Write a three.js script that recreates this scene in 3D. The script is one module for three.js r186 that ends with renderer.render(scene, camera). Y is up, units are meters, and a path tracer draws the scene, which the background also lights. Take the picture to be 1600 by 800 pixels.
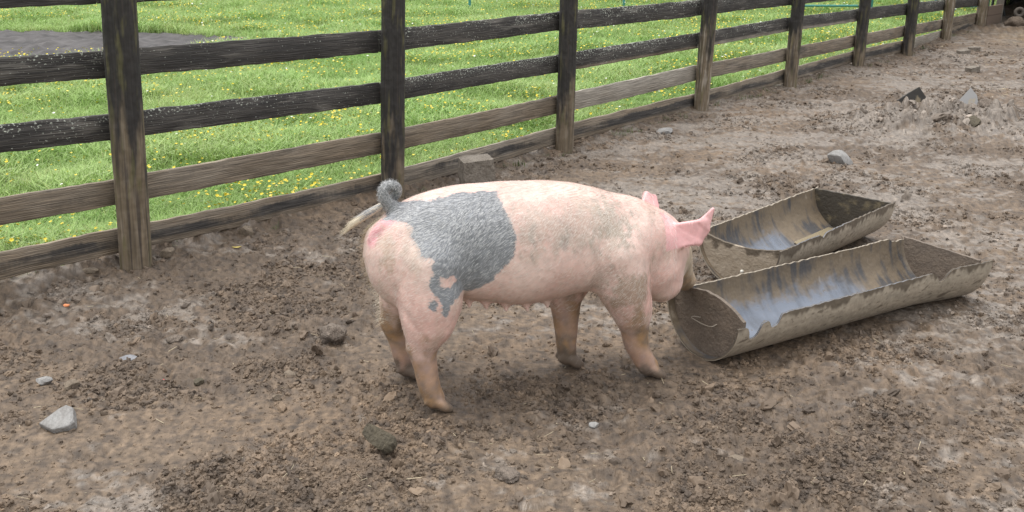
import * as THREE from 'three';
import { mergeGeometries, mergeVertices, toCreasedNormals } from 'three/addons/utils/BufferGeometryUtils.js';

// ---------- camera, sky, sun, exposure ----------
const scene = new THREE.Scene();
const camera = new THREE.PerspectiveCamera(27.25, 2, 0.05, 600);
camera.position.set(0, 1.65, 0);
camera.rotation.x = -0.32447;
const renderer = new THREE.WebGLRenderer({ antialias: true });
renderer.setSize(1024, 512);
renderer.toneMapping = THREE.LinearToneMapping;
renderer.toneMappingExposure = 1.62;
renderer.shadowMap.enabled = true;

// ---------- noise ----------
function rng(seed) { let s = seed >>> 0; return () => { s = (s + 0x6D2B79F5) | 0; let t = Math.imul(s ^ (s >>> 15), 1 | s); t = (t + Math.imul(t ^ (t >>> 7), 61 | t)) ^ t; return ((t ^ (t >>> 14)) >>> 0) / 4294967296; }; }
const perm = (() => { const r = rng(77), p = new Uint8Array(512), a = [...Array(256).keys()]; for (let i = 255; i > 0; i--) { const j = Math.floor(r() * (i + 1)); [a[i], a[j]] = [a[j], a[i]]; } for (let i = 0; i < 512; i++) p[i] = a[i & 255]; return p; })();
const fade = t => t * t * t * (t * (t * 6 - 15) + 10);
const lerp = (a, b, t) => a + (b - a) * t;
const clamp = (x, a = 0, b = 1) => x < a ? a : x > b ? b : x;
const sstep = (a, b, x) => { const t = clamp((x - a) / (b - a)); return t * t * (3 - 2 * t); };
function grad3(h, x, y, z) { h &= 15; const u = h < 8 ? x : y, v = h < 4 ? y : (h === 12 || h === 14 ? x : z); return ((h & 1) ? -u : u) + ((h & 2) ? -v : v); }
function n3(x, y, z) {
  const X0 = Math.floor(x), Y0 = Math.floor(y), Z0 = Math.floor(z); x -= X0; y -= Y0; z -= Z0; const X = X0 & 255, Y = Y0 & 255, Z = Z0 & 255;
  const u = fade(x), v = fade(y), w = fade(z), A = perm[X] + Y, AA = perm[A] + Z, AB = perm[A + 1] + Z, B = perm[X + 1] + Y, BA = perm[B] + Z, BB = perm[B + 1] + Z;
  return lerp(lerp(lerp(grad3(perm[AA], x, y, z), grad3(perm[BA], x - 1, y, z), u), lerp(grad3(perm[AB], x, y - 1, z), grad3(perm[BB], x - 1, y - 1, z), u), v),
    lerp(lerp(grad3(perm[AA + 1], x, y, z - 1), grad3(perm[BA + 1], x - 1, y, z - 1), u), lerp(grad3(perm[AB + 1], x, y - 1, z - 1), grad3(perm[BB + 1], x - 1, y - 1, z - 1), u), v), w);
}
const n2 = (x, y) => n3(x, y, 0.37);
function fbm(x, y, z = 0.37, o = 4) { let s = 0, a = 0.5; for (let i = 0; i < o; i++) { s += a * n3(x, y, z); x = x * 2.03 + 11.7; y = y * 2.03 + 5.3; z = z * 2.03 + 3.1; a *= 0.5; } return s; }

// overcast sky: brighter overhead than at the horizon, faint cloud structure
{
  const W = 512, Hh = 256, d = new Float32Array(W * Hh * 4);
  for (let j = 0; j < Hh; j++) for (let i = 0; i < W; i++) {
    const el = ((j + 0.5) / Hh - 0.5) * Math.PI, az = (i + 0.5) / W * 2 * Math.PI;
    const s = Math.max(0, Math.sin(el)), cx = Math.cos(el) * Math.cos(az), cz = Math.cos(el) * Math.sin(az);
    const cl = 1 + 0.16 * fbm(cx * 2.2, cz * 2.2, s * 3 + 4, 4);
    const L = (0.40 + 1.05 * s) * cl * (el < 0 ? 0.45 : 1), k = (j * W + i) * 4;
    d[k] = L * 0.99; d[k + 1] = L * 1.0; d[k + 2] = L * 1.03; d[k + 3] = 1;
  }
  const sky = new THREE.DataTexture(d, W, Hh, THREE.RGBAFormat, THREE.FloatType);
  sky.mapping = THREE.EquirectangularReflectionMapping; sky.magFilter = THREE.LinearFilter; sky.needsUpdate = true;
  scene.background = sky; scene.environment = sky;
}
const sun = new THREE.DirectionalLight(new THREE.Color(1, 0.96, 0.9), 1.3);
sun.position.set(-3.5, 14, -6); sun.target.position.set(0.5, 0, -5);
sun.castShadow = true; sun.shadow.radius = 45; sun.shadow.mapSize.set(2048, 2048);
Object.assign(sun.shadow.camera, { left: -14, right: 14, top: 14, bottom: -14, near: 0.5, far: 50 });
scene.add(sun, sun.target);

// ---------- helpers ----------
const V = (x, y, z) => new THREE.Vector3(x, y, z);
const taken = {};
function numbered(n) { const k = taken[n] = (taken[n] ?? -1) + 1; return k ? `${n}_${String(k).padStart(3, '0')}` : n; }
function tag(o, label, category, group, kind) { if (label) o.userData.label = label; if (category) o.userData.category = category; if (group) o.userData.group = group; if (kind) o.userData.kind = kind; return o; }
function mesh(name, geo, mat, parent = scene) { const m = new THREE.Mesh(geo, mat); m.name = parent === scene ? numbered(name) : name; m.castShadow = m.receiveShadow = true; parent.add(m); return m; }
function thing(name, label, category, group) { const g = new THREE.Group(); g.name = numbered(name); scene.add(g); return tag(g, label, category, group); }
const rgb = (r, g, b) => new THREE.Color().setRGB(r, g, b);
const std = (o) => new THREE.MeshStandardMaterial(o);
const toS = c => { c = clamp(c); return c <= 0.0031308 ? c * 12.92 : 1.055 * Math.pow(c, 1 / 2.4) - 0.055; };
function tex(w, h, fn, srgb = true) {           // fn(u, v) -> linear [r, g, b] or a number
  const d = new Uint8Array(w * h * 4);
  for (let j = 0; j < h; j++) for (let i = 0; i < w; i++) {
    const c = fn((i + 0.5) / w, (j + 0.5) / h), k = (j * w + i) * 4, a = typeof c === 'number' ? [c, c, c] : c;
    for (let q = 0; q < 3; q++) d[k + q] = Math.round(255 * (srgb ? toS(a[q]) : clamp(a[q]))); d[k + 3] = 255;
  }
  const t = new THREE.DataTexture(d, w, h); t.wrapS = t.wrapT = THREE.RepeatWrapping; t.magFilter = THREE.LinearFilter; t.minFilter = THREE.LinearMipmapLinearFilter; t.generateMipmaps = true;
  if (srgb) t.colorSpace = THREE.SRGBColorSpace; t.needsUpdate = true; return t;
}
const mix3 = (a, b, t) => [lerp(a[0], b[0], t), lerp(a[1], b[1], t), lerp(a[2], b[2], t)];
// tileable fbm on the unit square
function tfbm(u, v, f, o = 4, seed = 0) {
  const a = u * 2 * Math.PI, b = v * 2 * Math.PI, R = f / (2 * Math.PI); let s = 0, amp = 0.5, k = 1;
  for (let i = 0; i < o; i++) { s += amp * 0.72 * (n3(Math.cos(a) * R * k + seed, Math.sin(a) * R * k + 3.1 * i, Math.cos(b) * R * k + 7.7) + n3(Math.sin(b) * R * k + 1.3 + seed, Math.cos(a) * R * k + 9.2, Math.sin(a) * R * k + i)); amp *= 0.5; k *= 2; }
  return s;
}
function lump(seed, sx, sy, sz, rough = 0.25, detail = 3, flat = 0) {    // a stone: displaced, partly faceted ball with a flattened base
  let g = new THREE.IcosahedronGeometry(1, detail); g.deleteAttribute('uv'); g.deleteAttribute('normal'); g = mergeVertices(g);
  const p = g.attributes.position, r = rng(seed), planes = [];
  for (let i = 0; i < flat; i++) { const n = V(r() * 2 - 1, r() * 1.6 - 0.5, r() * 2 - 1).normalize(); planes.push([n, 0.55 + r() * 0.25]); }
  for (let i = 0; i < p.count; i++) {
    const v = V(p.getX(i), p.getY(i), p.getZ(i));
    v.multiplyScalar(1 + rough * fbm(v.x * 1.6 + seed, v.y * 1.6, v.z * 1.6, 4) * 1.6);
    for (const [n, d] of planes) { const k = v.dot(n) - d; if (k > 0) v.addScaledVector(n, -k * 0.93); }
    p.setXYZ(i, v.x * sx, v.y * sy, v.z * sz);
  }
  g.computeVertexNormals(); return flat ? toCreasedNormals(g, 0.5) : g;
}
function boxUV(g, s = 1) {                      // uv in metres from the dominant axis of the normal
  const p = g.attributes.position, n = g.attributes.normal, uv = new Float32Array(p.count * 2);
  for (let i = 0; i < p.count; i++) {
    const ax = Math.abs(n.getX(i)), ay = Math.abs(n.getY(i)), az = Math.abs(n.getZ(i)); let a, b;
    if (ay > ax && ay > az) { a = p.getX(i); b = p.getZ(i); } else if (ax > az) { a = p.getZ(i); b = p.getY(i); } else { a = p.getX(i); b = p.getY(i); }
    uv[2 * i] = a * s; uv[2 * i + 1] = b * s;
  }
  g.setAttribute('uv', new THREE.BufferAttribute(uv, 2)); return g;
}

// ---------- plan of the place ----------
const POST = [[-2.867, -3.505], [-1.783, -4.734], [-0.700, -5.962], [0.365, -7.196], [1.570, -8.713], [2.605, -9.895], [3.616, -11.101], [4.438, -11.968], [5.431, -13.411], [6.526, -14.986]];
function fenceX(z) {
  let i = 0; while (i < POST.length - 2 && z < POST[i + 1][1]) i++;
  const [xa, za] = POST[i], [xb, zb] = POST[i + 1]; return xa + (xb - xa) * (z - za) / (zb - za);
}
const PIG = { x: 0.03, z: -3.49, turn: 15.5 * Math.PI / 180 };
const pigToWorld = (x, z) => [PIG.x + x * Math.cos(PIG.turn) + z * Math.sin(PIG.turn), PIG.z - x * Math.sin(PIG.turn) + z * Math.cos(PIG.turn)];
const SHED = { x: 6.93, z: -15.35, turn: -0.45 }, inShed = (x, z) => { const dx = x - SHED.x, dz = z - SHED.z, c = Math.cos(SHED.turn), s = Math.sin(SHED.turn), lx = dx * c - dz * s, lz = dx * s + dz * c; return lx > -0.08 && lx < 6.2 && lz < 0.3 && lz > -4.3; };
const FLAT = [[...pigToWorld(-0.33, 0.14), 0.1], [...pigToWorld(0.48, 0.083), 0.11], [...pigToWorld(-0.385, -0.14), 0.1], [...pigToWorld(0.206, -0.08), 0.1]];
function segDist(x, z, a, b) { const dx = b[0] - a[0], dz = b[1] - a[1], t = clamp(((x - a[0]) * dx + (z - a[1]) * dz) / (dx * dx + dz * dz)); return Math.hypot(x - a[0] - t * dx, z - a[1] - t * dz); }
const T1 = { a: [0.714, -3.71], b: [1.934, -4.4535], r: 0.205 }, T2 = { a: [1.0085, -4.4875], b: [1.7795, -5.288], r: 0.217 };
const clump = (x, z) => sstep(-0.10, 0.16, fbm(x * 1.1 + 3.3, z * 1.1 + 1.7, 0.9, 4) + 0.05 + 0.10 * sstep(-2.9, -3.3, z));      // 1 where the mud is broken into crumbs, 0 where trodden smooth
const PRINTS = (() => { const r = rng(404), o = []; while (o.length < 170) { const R = 2.4 * Math.pow(3.6, r()), a = -0.56 + r() * 1.1, x = R * Math.sin(a), z = -R * Math.cos(a); if (x < fenceX(z) + 0.15) continue; const t = r() * 6.28; o.push([x, z, Math.cos(t), Math.sin(t), 0.007 + 0.009 * r(), 0.95 + 0.4 * r()]); } return o; })();
function prints(x, z) { let h = 0; for (const [px, pz, c, s, dp, sc] of PRINTS) { const dx = x - px, dz = z - pz; if (dx > 0.09 || dx < -0.09 || dz > 0.09 || dz < -0.09) continue; const u = (dx * c + dz * s) / (0.036 * sc), v = (-dx * s + dz * c) / (0.017 * sc), q = Math.sqrt(u * u + (Math.abs(v) - 1.05) ** 2); h += dp * (-1.0 * Math.exp(-q * q * 1.1) + 0.42 * Math.exp(-((Math.hypot(u, v * 0.45) - 1.35) ** 2) * 9)); } return h; }
function yardH(x, z) {
  const m = (0.25 + 0.75 * clump(x, z)) * (1 - 0.6 * paleMask(x, z));
  let h = 0.030 * fbm(x * 0.7, z * 0.7, 2.2, 3) + 0.022 * fbm(x * 2.6, z * 2.6, 5.1, 3);
  const wx = x + 0.02 * n2(x * 9, z * 9), wz = z + 0.02 * n2(x * 9 + 31, z * 9);
  h += m * (0.034 * (Math.abs(n3(wx * 7, wz * 7, 1.5)) - 0.25) + 0.032 * (Math.abs(n3(wx * 15, wz * 15, 3.5)) - 0.25) + 0.013 * (Math.abs(n3(wx * 34, wz * 34, 8.5)) - 0.25)) + 0.0035 * n3(x * 27, z * 27, 6.5);
  h += (0.0015 + 0.0025 * m) * n3(x * 60, z * 60, 2.5) + prints(x, z);
  const d = Math.hypot((x - 3.35) / 0.9, (z + 8.05) / 0.75); h += Math.exp(-d * d * 1.6) * (0.11 + 0.24 * fbm(x * 3, z * 3, 1, 3) + 0.16 * Math.abs(n3(x * 8, z * 8, 4)) + 0.05 * Math.abs(n3(x * 21, z * 21, 4)));
  const e = (x - fenceX(z)) * 0.72; h += 0.010 * Math.exp(-e * e * 14) + (z < -6.5 ? 0.03 : 0.065) * Math.exp(-(((e + 0.13) / 0.085) ** 2)) * (1 + 0.6 * n2(x * 6, z * 6));
  let f = 1; for (const [fx, fz, r] of FLAT) f = Math.min(f, sstep(0.45 * r, 1.3 * r, Math.hypot(x - fx, z - fz)));
  f = Math.min(f, sstep(0.08, 0.26, segDist(x, z, T1.a, T1.b)), sstep(0.08, 0.26, segDist(x, z, T2.a, T2.b)));
  return h * f - 0.004 * (1 - f);
}

// ---------- ground ----------
const mudDetail = tex(512, 512, (u, v) => { const n = tfbm(u, v, 14, 5), s = tfbm(u, v, 60, 2, 4); const k = 0.92 + 0.5 * n + 0.28 * s; return [k * 0.8, k * 0.79, k * 0.775]; });
const mudBump = tex(512, 512, (u, v) => 0.5 + 0.55 * tfbm(u, v, 22, 5, 2) + 0.2 * Math.abs(tfbm(u, v, 50, 2, 7)), false);
const paleMask = (x, z) => {                     // paler, smoother, glossier mud: large drifts, mostly on the right and in the middle distance
  const reg = 0.12 * sstep(-0.4, 1.9, x) + 0.10 * sstep(-4, -6, z) - 0.20 * sstep(-4.2, -3.2, z) * sstep(1.6, 0.6, x) + 0.12 * Math.exp(-(((x - 1.9) / 0.5) ** 2 + ((z + 3.9) / 0.5) ** 2));
  const spot = 0.42 * Math.exp(-(((x + 1.12) / 0.26) ** 2 + ((z + 2.66) / 0.16) ** 2)) + 0.30 * Math.exp(-(((x - 3.3) / 0.8) ** 2 + ((z + 8.0) / 0.5) ** 2));
  return sstep(0.10, 0.42, 0.75 * fbm(x * 1.5 + 20, z * 1.9 + 7, 3.7, 3) + 0.34 * n3(x * 7, z * 9, 5.1) + 0.30 * n3(x * 17, z * 19, 1.1) + 0.2 * n3(x * 41, z * 41, 4.1) + reg + spot);
};
function mudColor(x, z, h) {
  const c = clump(x, z), a = 0.5 + fbm(x * 0.9 + 9, z * 0.9, 6.1, 4), fine = 0.5 + 0.8 * fbm(x * 26, z * 26, 4.4, 3);
  let col = mix3([0.196, 0.143, 0.097], [0.152, 0.110, 0.075], c);
  col = mix3(col, [0.222, 0.156, 0.101], sstep(0.45, 0.8, a) * 0.7);
  col = mix3(col, [0.080, 0.061, 0.047], sstep(0.36, 0.8, fine) * 0.75);  // dark speckle paints shaded crevices into the mud colour
  col = mix3(col, [0.285, 0.248, 0.212], paleMask(x, z) * 0.65);
  const st = sstep(0.9, 0, Math.hypot((x - 7.2) / 2.2, (z + 13.6) / 1.7)) * sstep(-0.25, 0.2, fbm(x * 3, z * 3, 2, 3)); col = mix3(col, [0.30, 0.21, 0.115], st * 0.75);
  const k = 0.96 + 0.5 * n3(x * 50, z * 50, 7.2); return [col[0] * k, col[1] * k, col[2] * k];
}
{
  const seg = (...l) => { const o = []; for (const [a, b, n, lg] of l) for (let i = 0; i < n; i++) o.push(lg ? a * Math.pow(b / a, i / n) : lerp(a, b, i / n)); o.push(l[l.length - 1][1]); return o; };
  const AN = seg([-1.05, -0.57, 50], [-0.57, 0.57, 760], [0.57, 1.0, 45]), RN = seg([1.2, 2.35, 36, 1], [2.35, 15, 880, 1], [15, 30, 50, 1]), NA = AN.length - 1, NR = RN.length - 1;
  const P = new Float32Array((NA + 1) * (NR + 1) * 3), C = new Float32Array(P.length), U = new Float32Array((NA + 1) * (NR + 1) * 2), keep = new Uint8Array((NA + 1) * (NR + 1)), idx = [];
  for (let j = 0; j <= NR; j++) { const r = RN[j]; for (let i = 0; i <= NA; i++) {
    const a = AN[i], x = r * Math.sin(a), z = -r * Math.cos(a), k = j * (NA + 1) + i;
    const side = x - fenceX(z); keep[k] = side > -0.40 ? 1 : 0; if (!keep[k]) { P[3 * k + 1] = -1; continue; }
    const h = yardH(x, z), c = mudColor(x, z, h);
    P[3 * k] = x; P[3 * k + 1] = h; P[3 * k + 2] = z; C.set(c, 3 * k); U[2 * k] = x / 0.55; U[2 * k + 1] = z / 0.55;
  } }
  for (let j = 0; j < NR; j++) for (let i = 0; i < NA; i++) { const a = j * (NA + 1) + i, b = a + 1, c = a + NA + 1, d = c + 1; if (keep[a] && keep[b] && keep[c] && keep[d]) idx.push(a, b, c, b, d, c); }
  const g = new THREE.BufferGeometry(); g.setAttribute('position', new THREE.BufferAttribute(P, 3)); g.setAttribute('color', new THREE.BufferAttribute(C, 3)); g.setAttribute('uv', new THREE.BufferAttribute(U, 2));
  const U1 = new Float32Array(U.length); for (let k = 0; k < keep.length; k++) { U1[2 * k] = (P[3 * k] + 4) / 14; U1[2 * k + 1] = (P[3 * k + 2] + 15) / 14; } g.setAttribute('uv1', new THREE.BufferAttribute(U1, 2));
  g.setIndex(idx); g.computeVertexNormals();
  const rough = tex(1024, 1024, (u, v) => { const x = u * 14 - 4, z = v * 14 - 15; return 0.74 - 0.34 * paleMask(x, z) * (1 - 0.5 * clump(x, z)) - 0.12 * sstep(0.1, 0.4, fbm(x * 2, z * 2, 9, 3)); }, false); rough.channel = 1;
  const m = std({ color: 0xffffff, vertexColors: true, map: mudDetail, bumpMap: mudBump, bumpScale: 0.014, roughness: 1, roughnessMap: rough });
  tag(mesh('muddy_yard_ground', g, m), 'churned brown mud of the pig yard', 'ground', null, 'structure');
}
const MUDP = [-6.9, -13.0];
const inMudPatch = (x, z) => Math.hypot((x - MUDP[0]) / 3.8, (z - MUDP[1]) / 1.5) + 0.25 * fbm(x * 1.4, z * 1.4, 5, 3);
{
  const g = new THREE.PlaneGeometry(500, 500, 1, 1); g.rotateX(-Math.PI / 2); const uv = g.attributes.uv; for (let i = 0; i < uv.count; i++) uv.setXY(i, uv.getX(i) * 500 / 0.7, uv.getY(i) * 500 / 0.7);
  const m = std({ map: tex(256, 256, (u, v) => mix3([0.10, 0.16, 0.035], [0.11, 0.10, 0.05], sstep(-0.1, 0.3, tfbm(u, v, 9, 4)))), roughness: 1 });
  const o = mesh('meadow_ground', g, m); o.position.set(0, -0.045, -60); tag(o, 'green meadow soil behind the fence', 'ground', null, 'structure');
  // bare trodden patch in the meadow
  const N = 150, M = 60, P = [], C = [], idx = []; 
  for (let j = 0; j <= M; j++) for (let i = 0; i <= N; i++) { const x = MUDP[0] + (i / N - 0.5) * 9.6, z = MUDP[1] + (j / M - 0.5) * 3.6; P.push(x, -0.03 + 0.07 * Math.abs(n3(x * 4, z * 4, 2)) + 0.06 * fbm(x * 9, z * 9), z); const k = 0.85 + 0.9 * fbm(x * 5, z * 5) + 0.4 * n2(x * 22, z * 22); C.push(0.068 * k, 0.062 * k, 0.060 * k); }
  for (let j = 0; j < M; j++) for (let i = 0; i < N; i++) { const a = j * (N + 1) + i; if (inMudPatch(P[3 * a], P[3 * a + 2]) < 1.04) idx.push(a, a + N + 1, a + 1, a + 1, a + N + 1, a + N + 2); }
  const pg = new THREE.BufferGeometry(); pg.setAttribute('position', new THREE.Float32BufferAttribute(P, 3)); pg.setAttribute('color', new THREE.Float32BufferAttribute(C, 3)); pg.setIndex(idx); pg.computeVertexNormals();
  tag(mesh('bare_soil_patch', pg, std({ vertexColors: true, roughness: 0.75 })), 'dark bare soil patch in the meadow behind the first fence rails', 'ground', null, 'structure');
}

// ---------- crumbs of mud and straw, lying on the yard ----------
function instanced(name, geo, mat, list, label, category) {       // list of [matrix, color]
  const im = new THREE.InstancedMesh(geo, mat, list.length); list.forEach(([m, c], i) => { im.setMatrixAt(i, m); if (c) im.setColorAt(i, c); });
  im.name = numbered(name); im.castShadow = im.receiveShadow = true; scene.add(im); return tag(im, label, category, null, 'stuff');
}
const M4 = (p, q, s) => new THREE.Matrix4().compose(p, q, s), Q = new THREE.Quaternion(), EU = new THREE.Euler();
const turned = (a, b, c) => new THREE.Quaternion().setFromEuler(new THREE.Euler(a, b, c));
{
  const r = rng(5), geos = [1, 2, 3].map(s => lump(s * 17, 1, 0.75, 0.9, 0.9, 2, 4)), lists = [[], [], []];
  for (let n = 0; n < 440000; n++) {
    const R = 2.3 * Math.pow(6.2, Math.pow(r(), 1.25)), a = -0.62 + r() * 1.2, x = R * Math.sin(a), z = -R * Math.cos(a); if (x < fenceX(z) - 0.02) { r(); r(); continue; }
    const c = clump(x, z), f = sstep(-0.25, 0.3, n2(x * 3.1, z * 3.1) + 0.25 * n2(x * 11, z * 11)); if (r() > 0.10 + 0.90 * c * f) continue;
    const s = (0.0020 + 0.0100 * Math.pow(r(), 6)) * (0.7 + R * 0.085) * (0.75 + 0.4 * f); let hit = 0; for (const [fx, fz, q] of FLAT) if (Math.hypot(x - fx, z - fz) < q * 0.5) hit = 1;
    if (hit || segDist(x, z, T1.a, T1.b) < 0.12 || segDist(x, z, T2.a, T2.b) < 0.12) continue;
    const col = mudColor(x, z, 0), k = 0.62 + r() * 0.46;
    lists[n % 3].push([M4(V(x, yardH(x, z) + s * 0.05, z), turned(r() * 6, r() * 6, r() * 6), V(s * (0.8 + r() * 0.6), s, s)), rgb(col[0] * k, col[1] * k, col[2] * k)]);
  }
  for (let n = 0; n < 1500; n++) { const R = 2.4 * Math.pow(3.2, r()), a = -0.58 + r() * 1.14, x = R * Math.sin(a), z = -R * Math.cos(a), s = 0.007 + 0.020 * Math.pow(r(), 4), u = r(), col = mudColor(x, z, 0), k = 0.68 + r() * 0.4; if (x < fenceX(z) + 0.05 || u > 0.15 + clump(x, z) || FLAT.some(([fx, fz]) => Math.hypot(x - fx, z - fz) < 0.09) || segDist(x, z, T1.a, T1.b) < 0.2 || segDist(x, z, T2.a, T2.b) < 0.2) continue; lists[n % 3].push([M4(V(x, yardH(x, z) + s * 0.05, z), turned(r() * 6, r() * 6, r() * 6), V(s * 1.4, s * 0.9, s)), rgb(col[0] * k, col[1] * k, col[2] * k)]); }
  for (let n = 0; n < 150; n++) { const a = r() * 6.283, q = Math.pow(r(), 0.7), x = 3.35 + Math.cos(a) * q * 0.85, z = -8.0 + Math.sin(a) * q * 0.65, s = 0.008 + 0.05 * Math.pow(r(), 4.5), col = mudColor(x, z, 0), k = 0.7 + r() * 0.5; lists[n % 3].push([M4(V(x, yardH(x, z) - s * 0.25, z), turned(r() * 6, r() * 6, r() * 6), V(s * 1.5, s, s)), rgb(col[0] * k, col[1] * k, col[2] * k)]); }
  const m = std({ color: 0xffffff, roughness: 0.75 });
  geos.forEach((g, i) => instanced('mud_crumbs', g, m, lists[i], 'loose crumbs of brown mud scattered over the yard', 'mud'));
  const sl = [], sg = new THREE.CylinderGeometry(1, 0.8, 1, 4, 1); sg.rotateZ(Math.PI / 2);
  for (let n = 0; n < 560; n++) {
    const far = n > 440, R = far ? 10 + r() * 6 : 2.4 + 3.2 * Math.pow(r(), 1.3), a = far ? 0.38 + r() * 0.2 : -0.6 + r() * 1.2, x = R * Math.sin(a), z = -R * Math.cos(a); if (x < fenceX(z) + 0.1) continue;
    if (segDist(x, z, T1.a, T1.b) < 0.2) continue;
    const L = (0.006 + 0.05 * Math.pow(r(), 3)) * (far ? 2.2 : 1), w = 0.0006 + r() * 0.0009, k = 0.45 + r() * 0.6;
    sl.push([M4(V(x, yardH(x, z) + 0.006 + r() * 0.006, z), turned(0, r() * 6.28, (r() - 0.5) * 0.5), V(L, w * (far ? 2 : 1), w * (far ? 2 : 1))), rgb(0.52 * k, 0.44 * k, 0.30 * k)]);
  }
  instanced('straw_bits', sg, std({ roughness: 0.8 }), sl, 'pale bits of straw scattered on the mud', 'straw');
}

// ---------- meadow grass and flowers ----------
{
  const r = rng(21);
  function tuft(seed, n, H, spread, lean) {
    const q = rng(seed), P = [], I = [];
    for (let b = 0; b < n; b++) {
      const a = q() * 6.283, d = spread * Math.sqrt(q()), x = Math.cos(a) * d, z = Math.sin(a) * d, f = q() * 6.283, h = H * (0.55 + 0.6 * q()), w = 0.0015 + 0.0016 * q(), l = lean * (0.3 + q()) * h, wx = Math.cos(f) * w, wz = Math.sin(f) * w, lx = -Math.sin(f) * l, lz = Math.cos(f) * l, o = P.length / 3;
      P.push(x - wx, 0, z - wz, x + wx, 0, z + wz, x - wx * 0.85 + lx * 0.25, h * 0.55, z - wz * 0.85 + lz * 0.25, x + wx * 0.85 + lx * 0.25, h * 0.55, z + wz * 0.85 + lz * 0.25, x + lx, h * (0.97 - 0.3 * lean), z + lz);
      I.push(o, o + 1, o + 2, o + 1, o + 3, o + 2, o + 2, o + 3, o + 4);
    }
    const g = new THREE.BufferGeometry(); g.setAttribute('position', new THREE.Float32BufferAttribute(P, 3)); g.setIndex(I); g.computeVertexNormals(); return g;
  }
  const geos = [tuft(3, 15, 0.085, 0.05, 0.5), tuft(8, 15, 0.105, 0.055, 0.7), tuft(12, 14, 0.07, 0.055, 0.9)], lists = [[], [], []];
  const gm = new THREE.MeshPhysicalMaterial({ color: 0xffffff, roughness: 0.62, transmission: 0.42, thickness: 0, side: THREE.DoubleSide, specularIntensity: 0.6 });
  let placed = 0;
  for (let n = 0; n < 600000 && placed < 170000; n++) {
    const R = 3.6 * Math.pow(6.4, r()), a = -0.66 + r() * 1.25, x = R * Math.sin(a), z = -R * Math.cos(a), e = fenceX(z) - x;
    if (e < (z > -5.6 ? 0.34 : 0.24) + 0.12 * r() || z < -22.5 || inShed(x, z)) continue; if (inMudPatch(x, z) < 1) continue;
    const s = (0.72 + 0.5 * r()) * (0.8 + 0.6 * sstep(-0.1, 0.35, n2(x * 1.1, z * 1.1))) * (1 + 0.018 * R), t = 0.5 + 0.9 * fbm(x * 0.8, z * 0.8, 7, 3), y = r();
    let c = mix3([0.290, 0.480, 0.125], [0.490, 0.605, 0.250], clamp(t)); c = mix3(c, [0.40, 0.39, 0.16], y > 0.93 ? 0.6 : 0); const k = 0.85 + 0.3 * r();
    lists[placed % 3].push([M4(V(x, -0.045, z), turned((r() - 0.5) * 0.3, r() * 6.28, (r() - 0.5) * 0.3), V(s * 1.15, s, s * 1.15)), rgb(c[0] * k, c[1] * k, c[2] * k)]); placed++;
  }
  // straggling tufts under the lowest boards
  for (let i = 0; i < POST.length - 1; i++) for (let n = 0; n < (i < 1 ? 0 : i < 2 ? 5 : 14); n++) { const t = r(); if (n2(i * 7 + t * 5, 3) < 0.0) continue; const x = lerp(POST[i][0], POST[i + 1][0], t) - 0.05 + r() * 0.12, z = lerp(POST[i][1], POST[i + 1][1], t) + 0.05, k = 0.5 + 0.5 * r(), s = 0.35 + 0.5 * r(); lists[2].push([M4(V(x, yardH(x, z) - 0.004, z), turned(0.3 * r(), r() * 6, 0), V(s, s, s)), rgb(0.14 * k, 0.19 * k, 0.06 * k)]); }
  geos.forEach((g, i) => instanced('meadow_grass', g, gm, lists[i], 'lush green meadow grass behind the fence', 'grass'));
  // buttercups: a stem with an open five-petalled head
  const petals = []; for (let k = 0; k < 5; k++) { const g = new THREE.CircleGeometry(1, 7); g.scale(0.62, 0.72, 1); g.translate(0, 0.62, 0); g.rotateX(-Math.PI / 2 + 0.45); g.rotateY(k * 1.2566); petals.push(g); }
  const head = mergeGeometries(petals), stemG = new THREE.CylinderGeometry(0.0011, 0.0016, 1, 4, 1); stemG.translate(0, 0.5, 0);
  const hm = new THREE.MeshPhysicalMaterial({ color: rgb(0.72, 0.58, 0.02), roughness: 0.35, transmission: 0.2, thickness: 0, side: THREE.DoubleSide }), sm = std({ color: rgb(0.13, 0.22, 0.05), roughness: 0.7 });
  const far = [], white = []; let near = 0;
  for (let n = 0; n < 44000; n++) {
    const R = 4.2 * Math.pow(5.0, Math.pow(r(), 0.85)), a = -0.62 + r() * 1.15, x = R * Math.sin(a), z = -R * Math.cos(a), e = fenceX(z) - x; if (e < 0.12 || z < -22 || inMudPatch(x, z) < 1.05 || inShed(x, z)) continue;
    const cl = sstep(-0.02, 0.38, fbm(x * 0.55 + 4, z * 0.55, 8, 4) + 0.4 * n2(x * 2.2, z * 2.2) + 0.02 * (R - 5)); if (r() > 0.10 + 0.9 * cl) continue;
    const h = 0.09 + 0.07 * r(), s = (0.0052 + 0.004 * r()) * (1 + 0.012 * R), q = turned((r() - 0.5) * 0.9, r() * 6, (r() - 0.5) * 0.9);
    if (near < 110 && e < 1.1 && R < 8.6) {
      const f = thing('buttercup', 'small yellow buttercup standing in the grass just behind the fence boards', 'flower', 'buttercups behind the fence'); f.position.set(x, -0.045, z);
      const st = mesh('stem', stemG, sm, f); st.scale.set(1, h, 1); const hd = mesh('flower_head', head, hm, f); hd.position.y = h; hd.scale.setScalar(s * 1.15); hd.quaternion.copy(q); near++; continue;
    }
    (r() < 0.05 ? white : far).push([M4(V(x, -0.045 + h + (R > 12 ? 0.03 : 0), z), q, V(s, s, s)), null]);
  }
  instanced('yellow_wildflowers', head, hm, far, 'yellow buttercups dotted through the far meadow', 'flowers');
  instanced('white_wildflowers', head, std({ color: rgb(0.75, 0.75, 0.7), roughness: 0.6, side: THREE.DoubleSide }), white, 'tiny white flowers dotted through the meadow', 'flowers');
}

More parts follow.
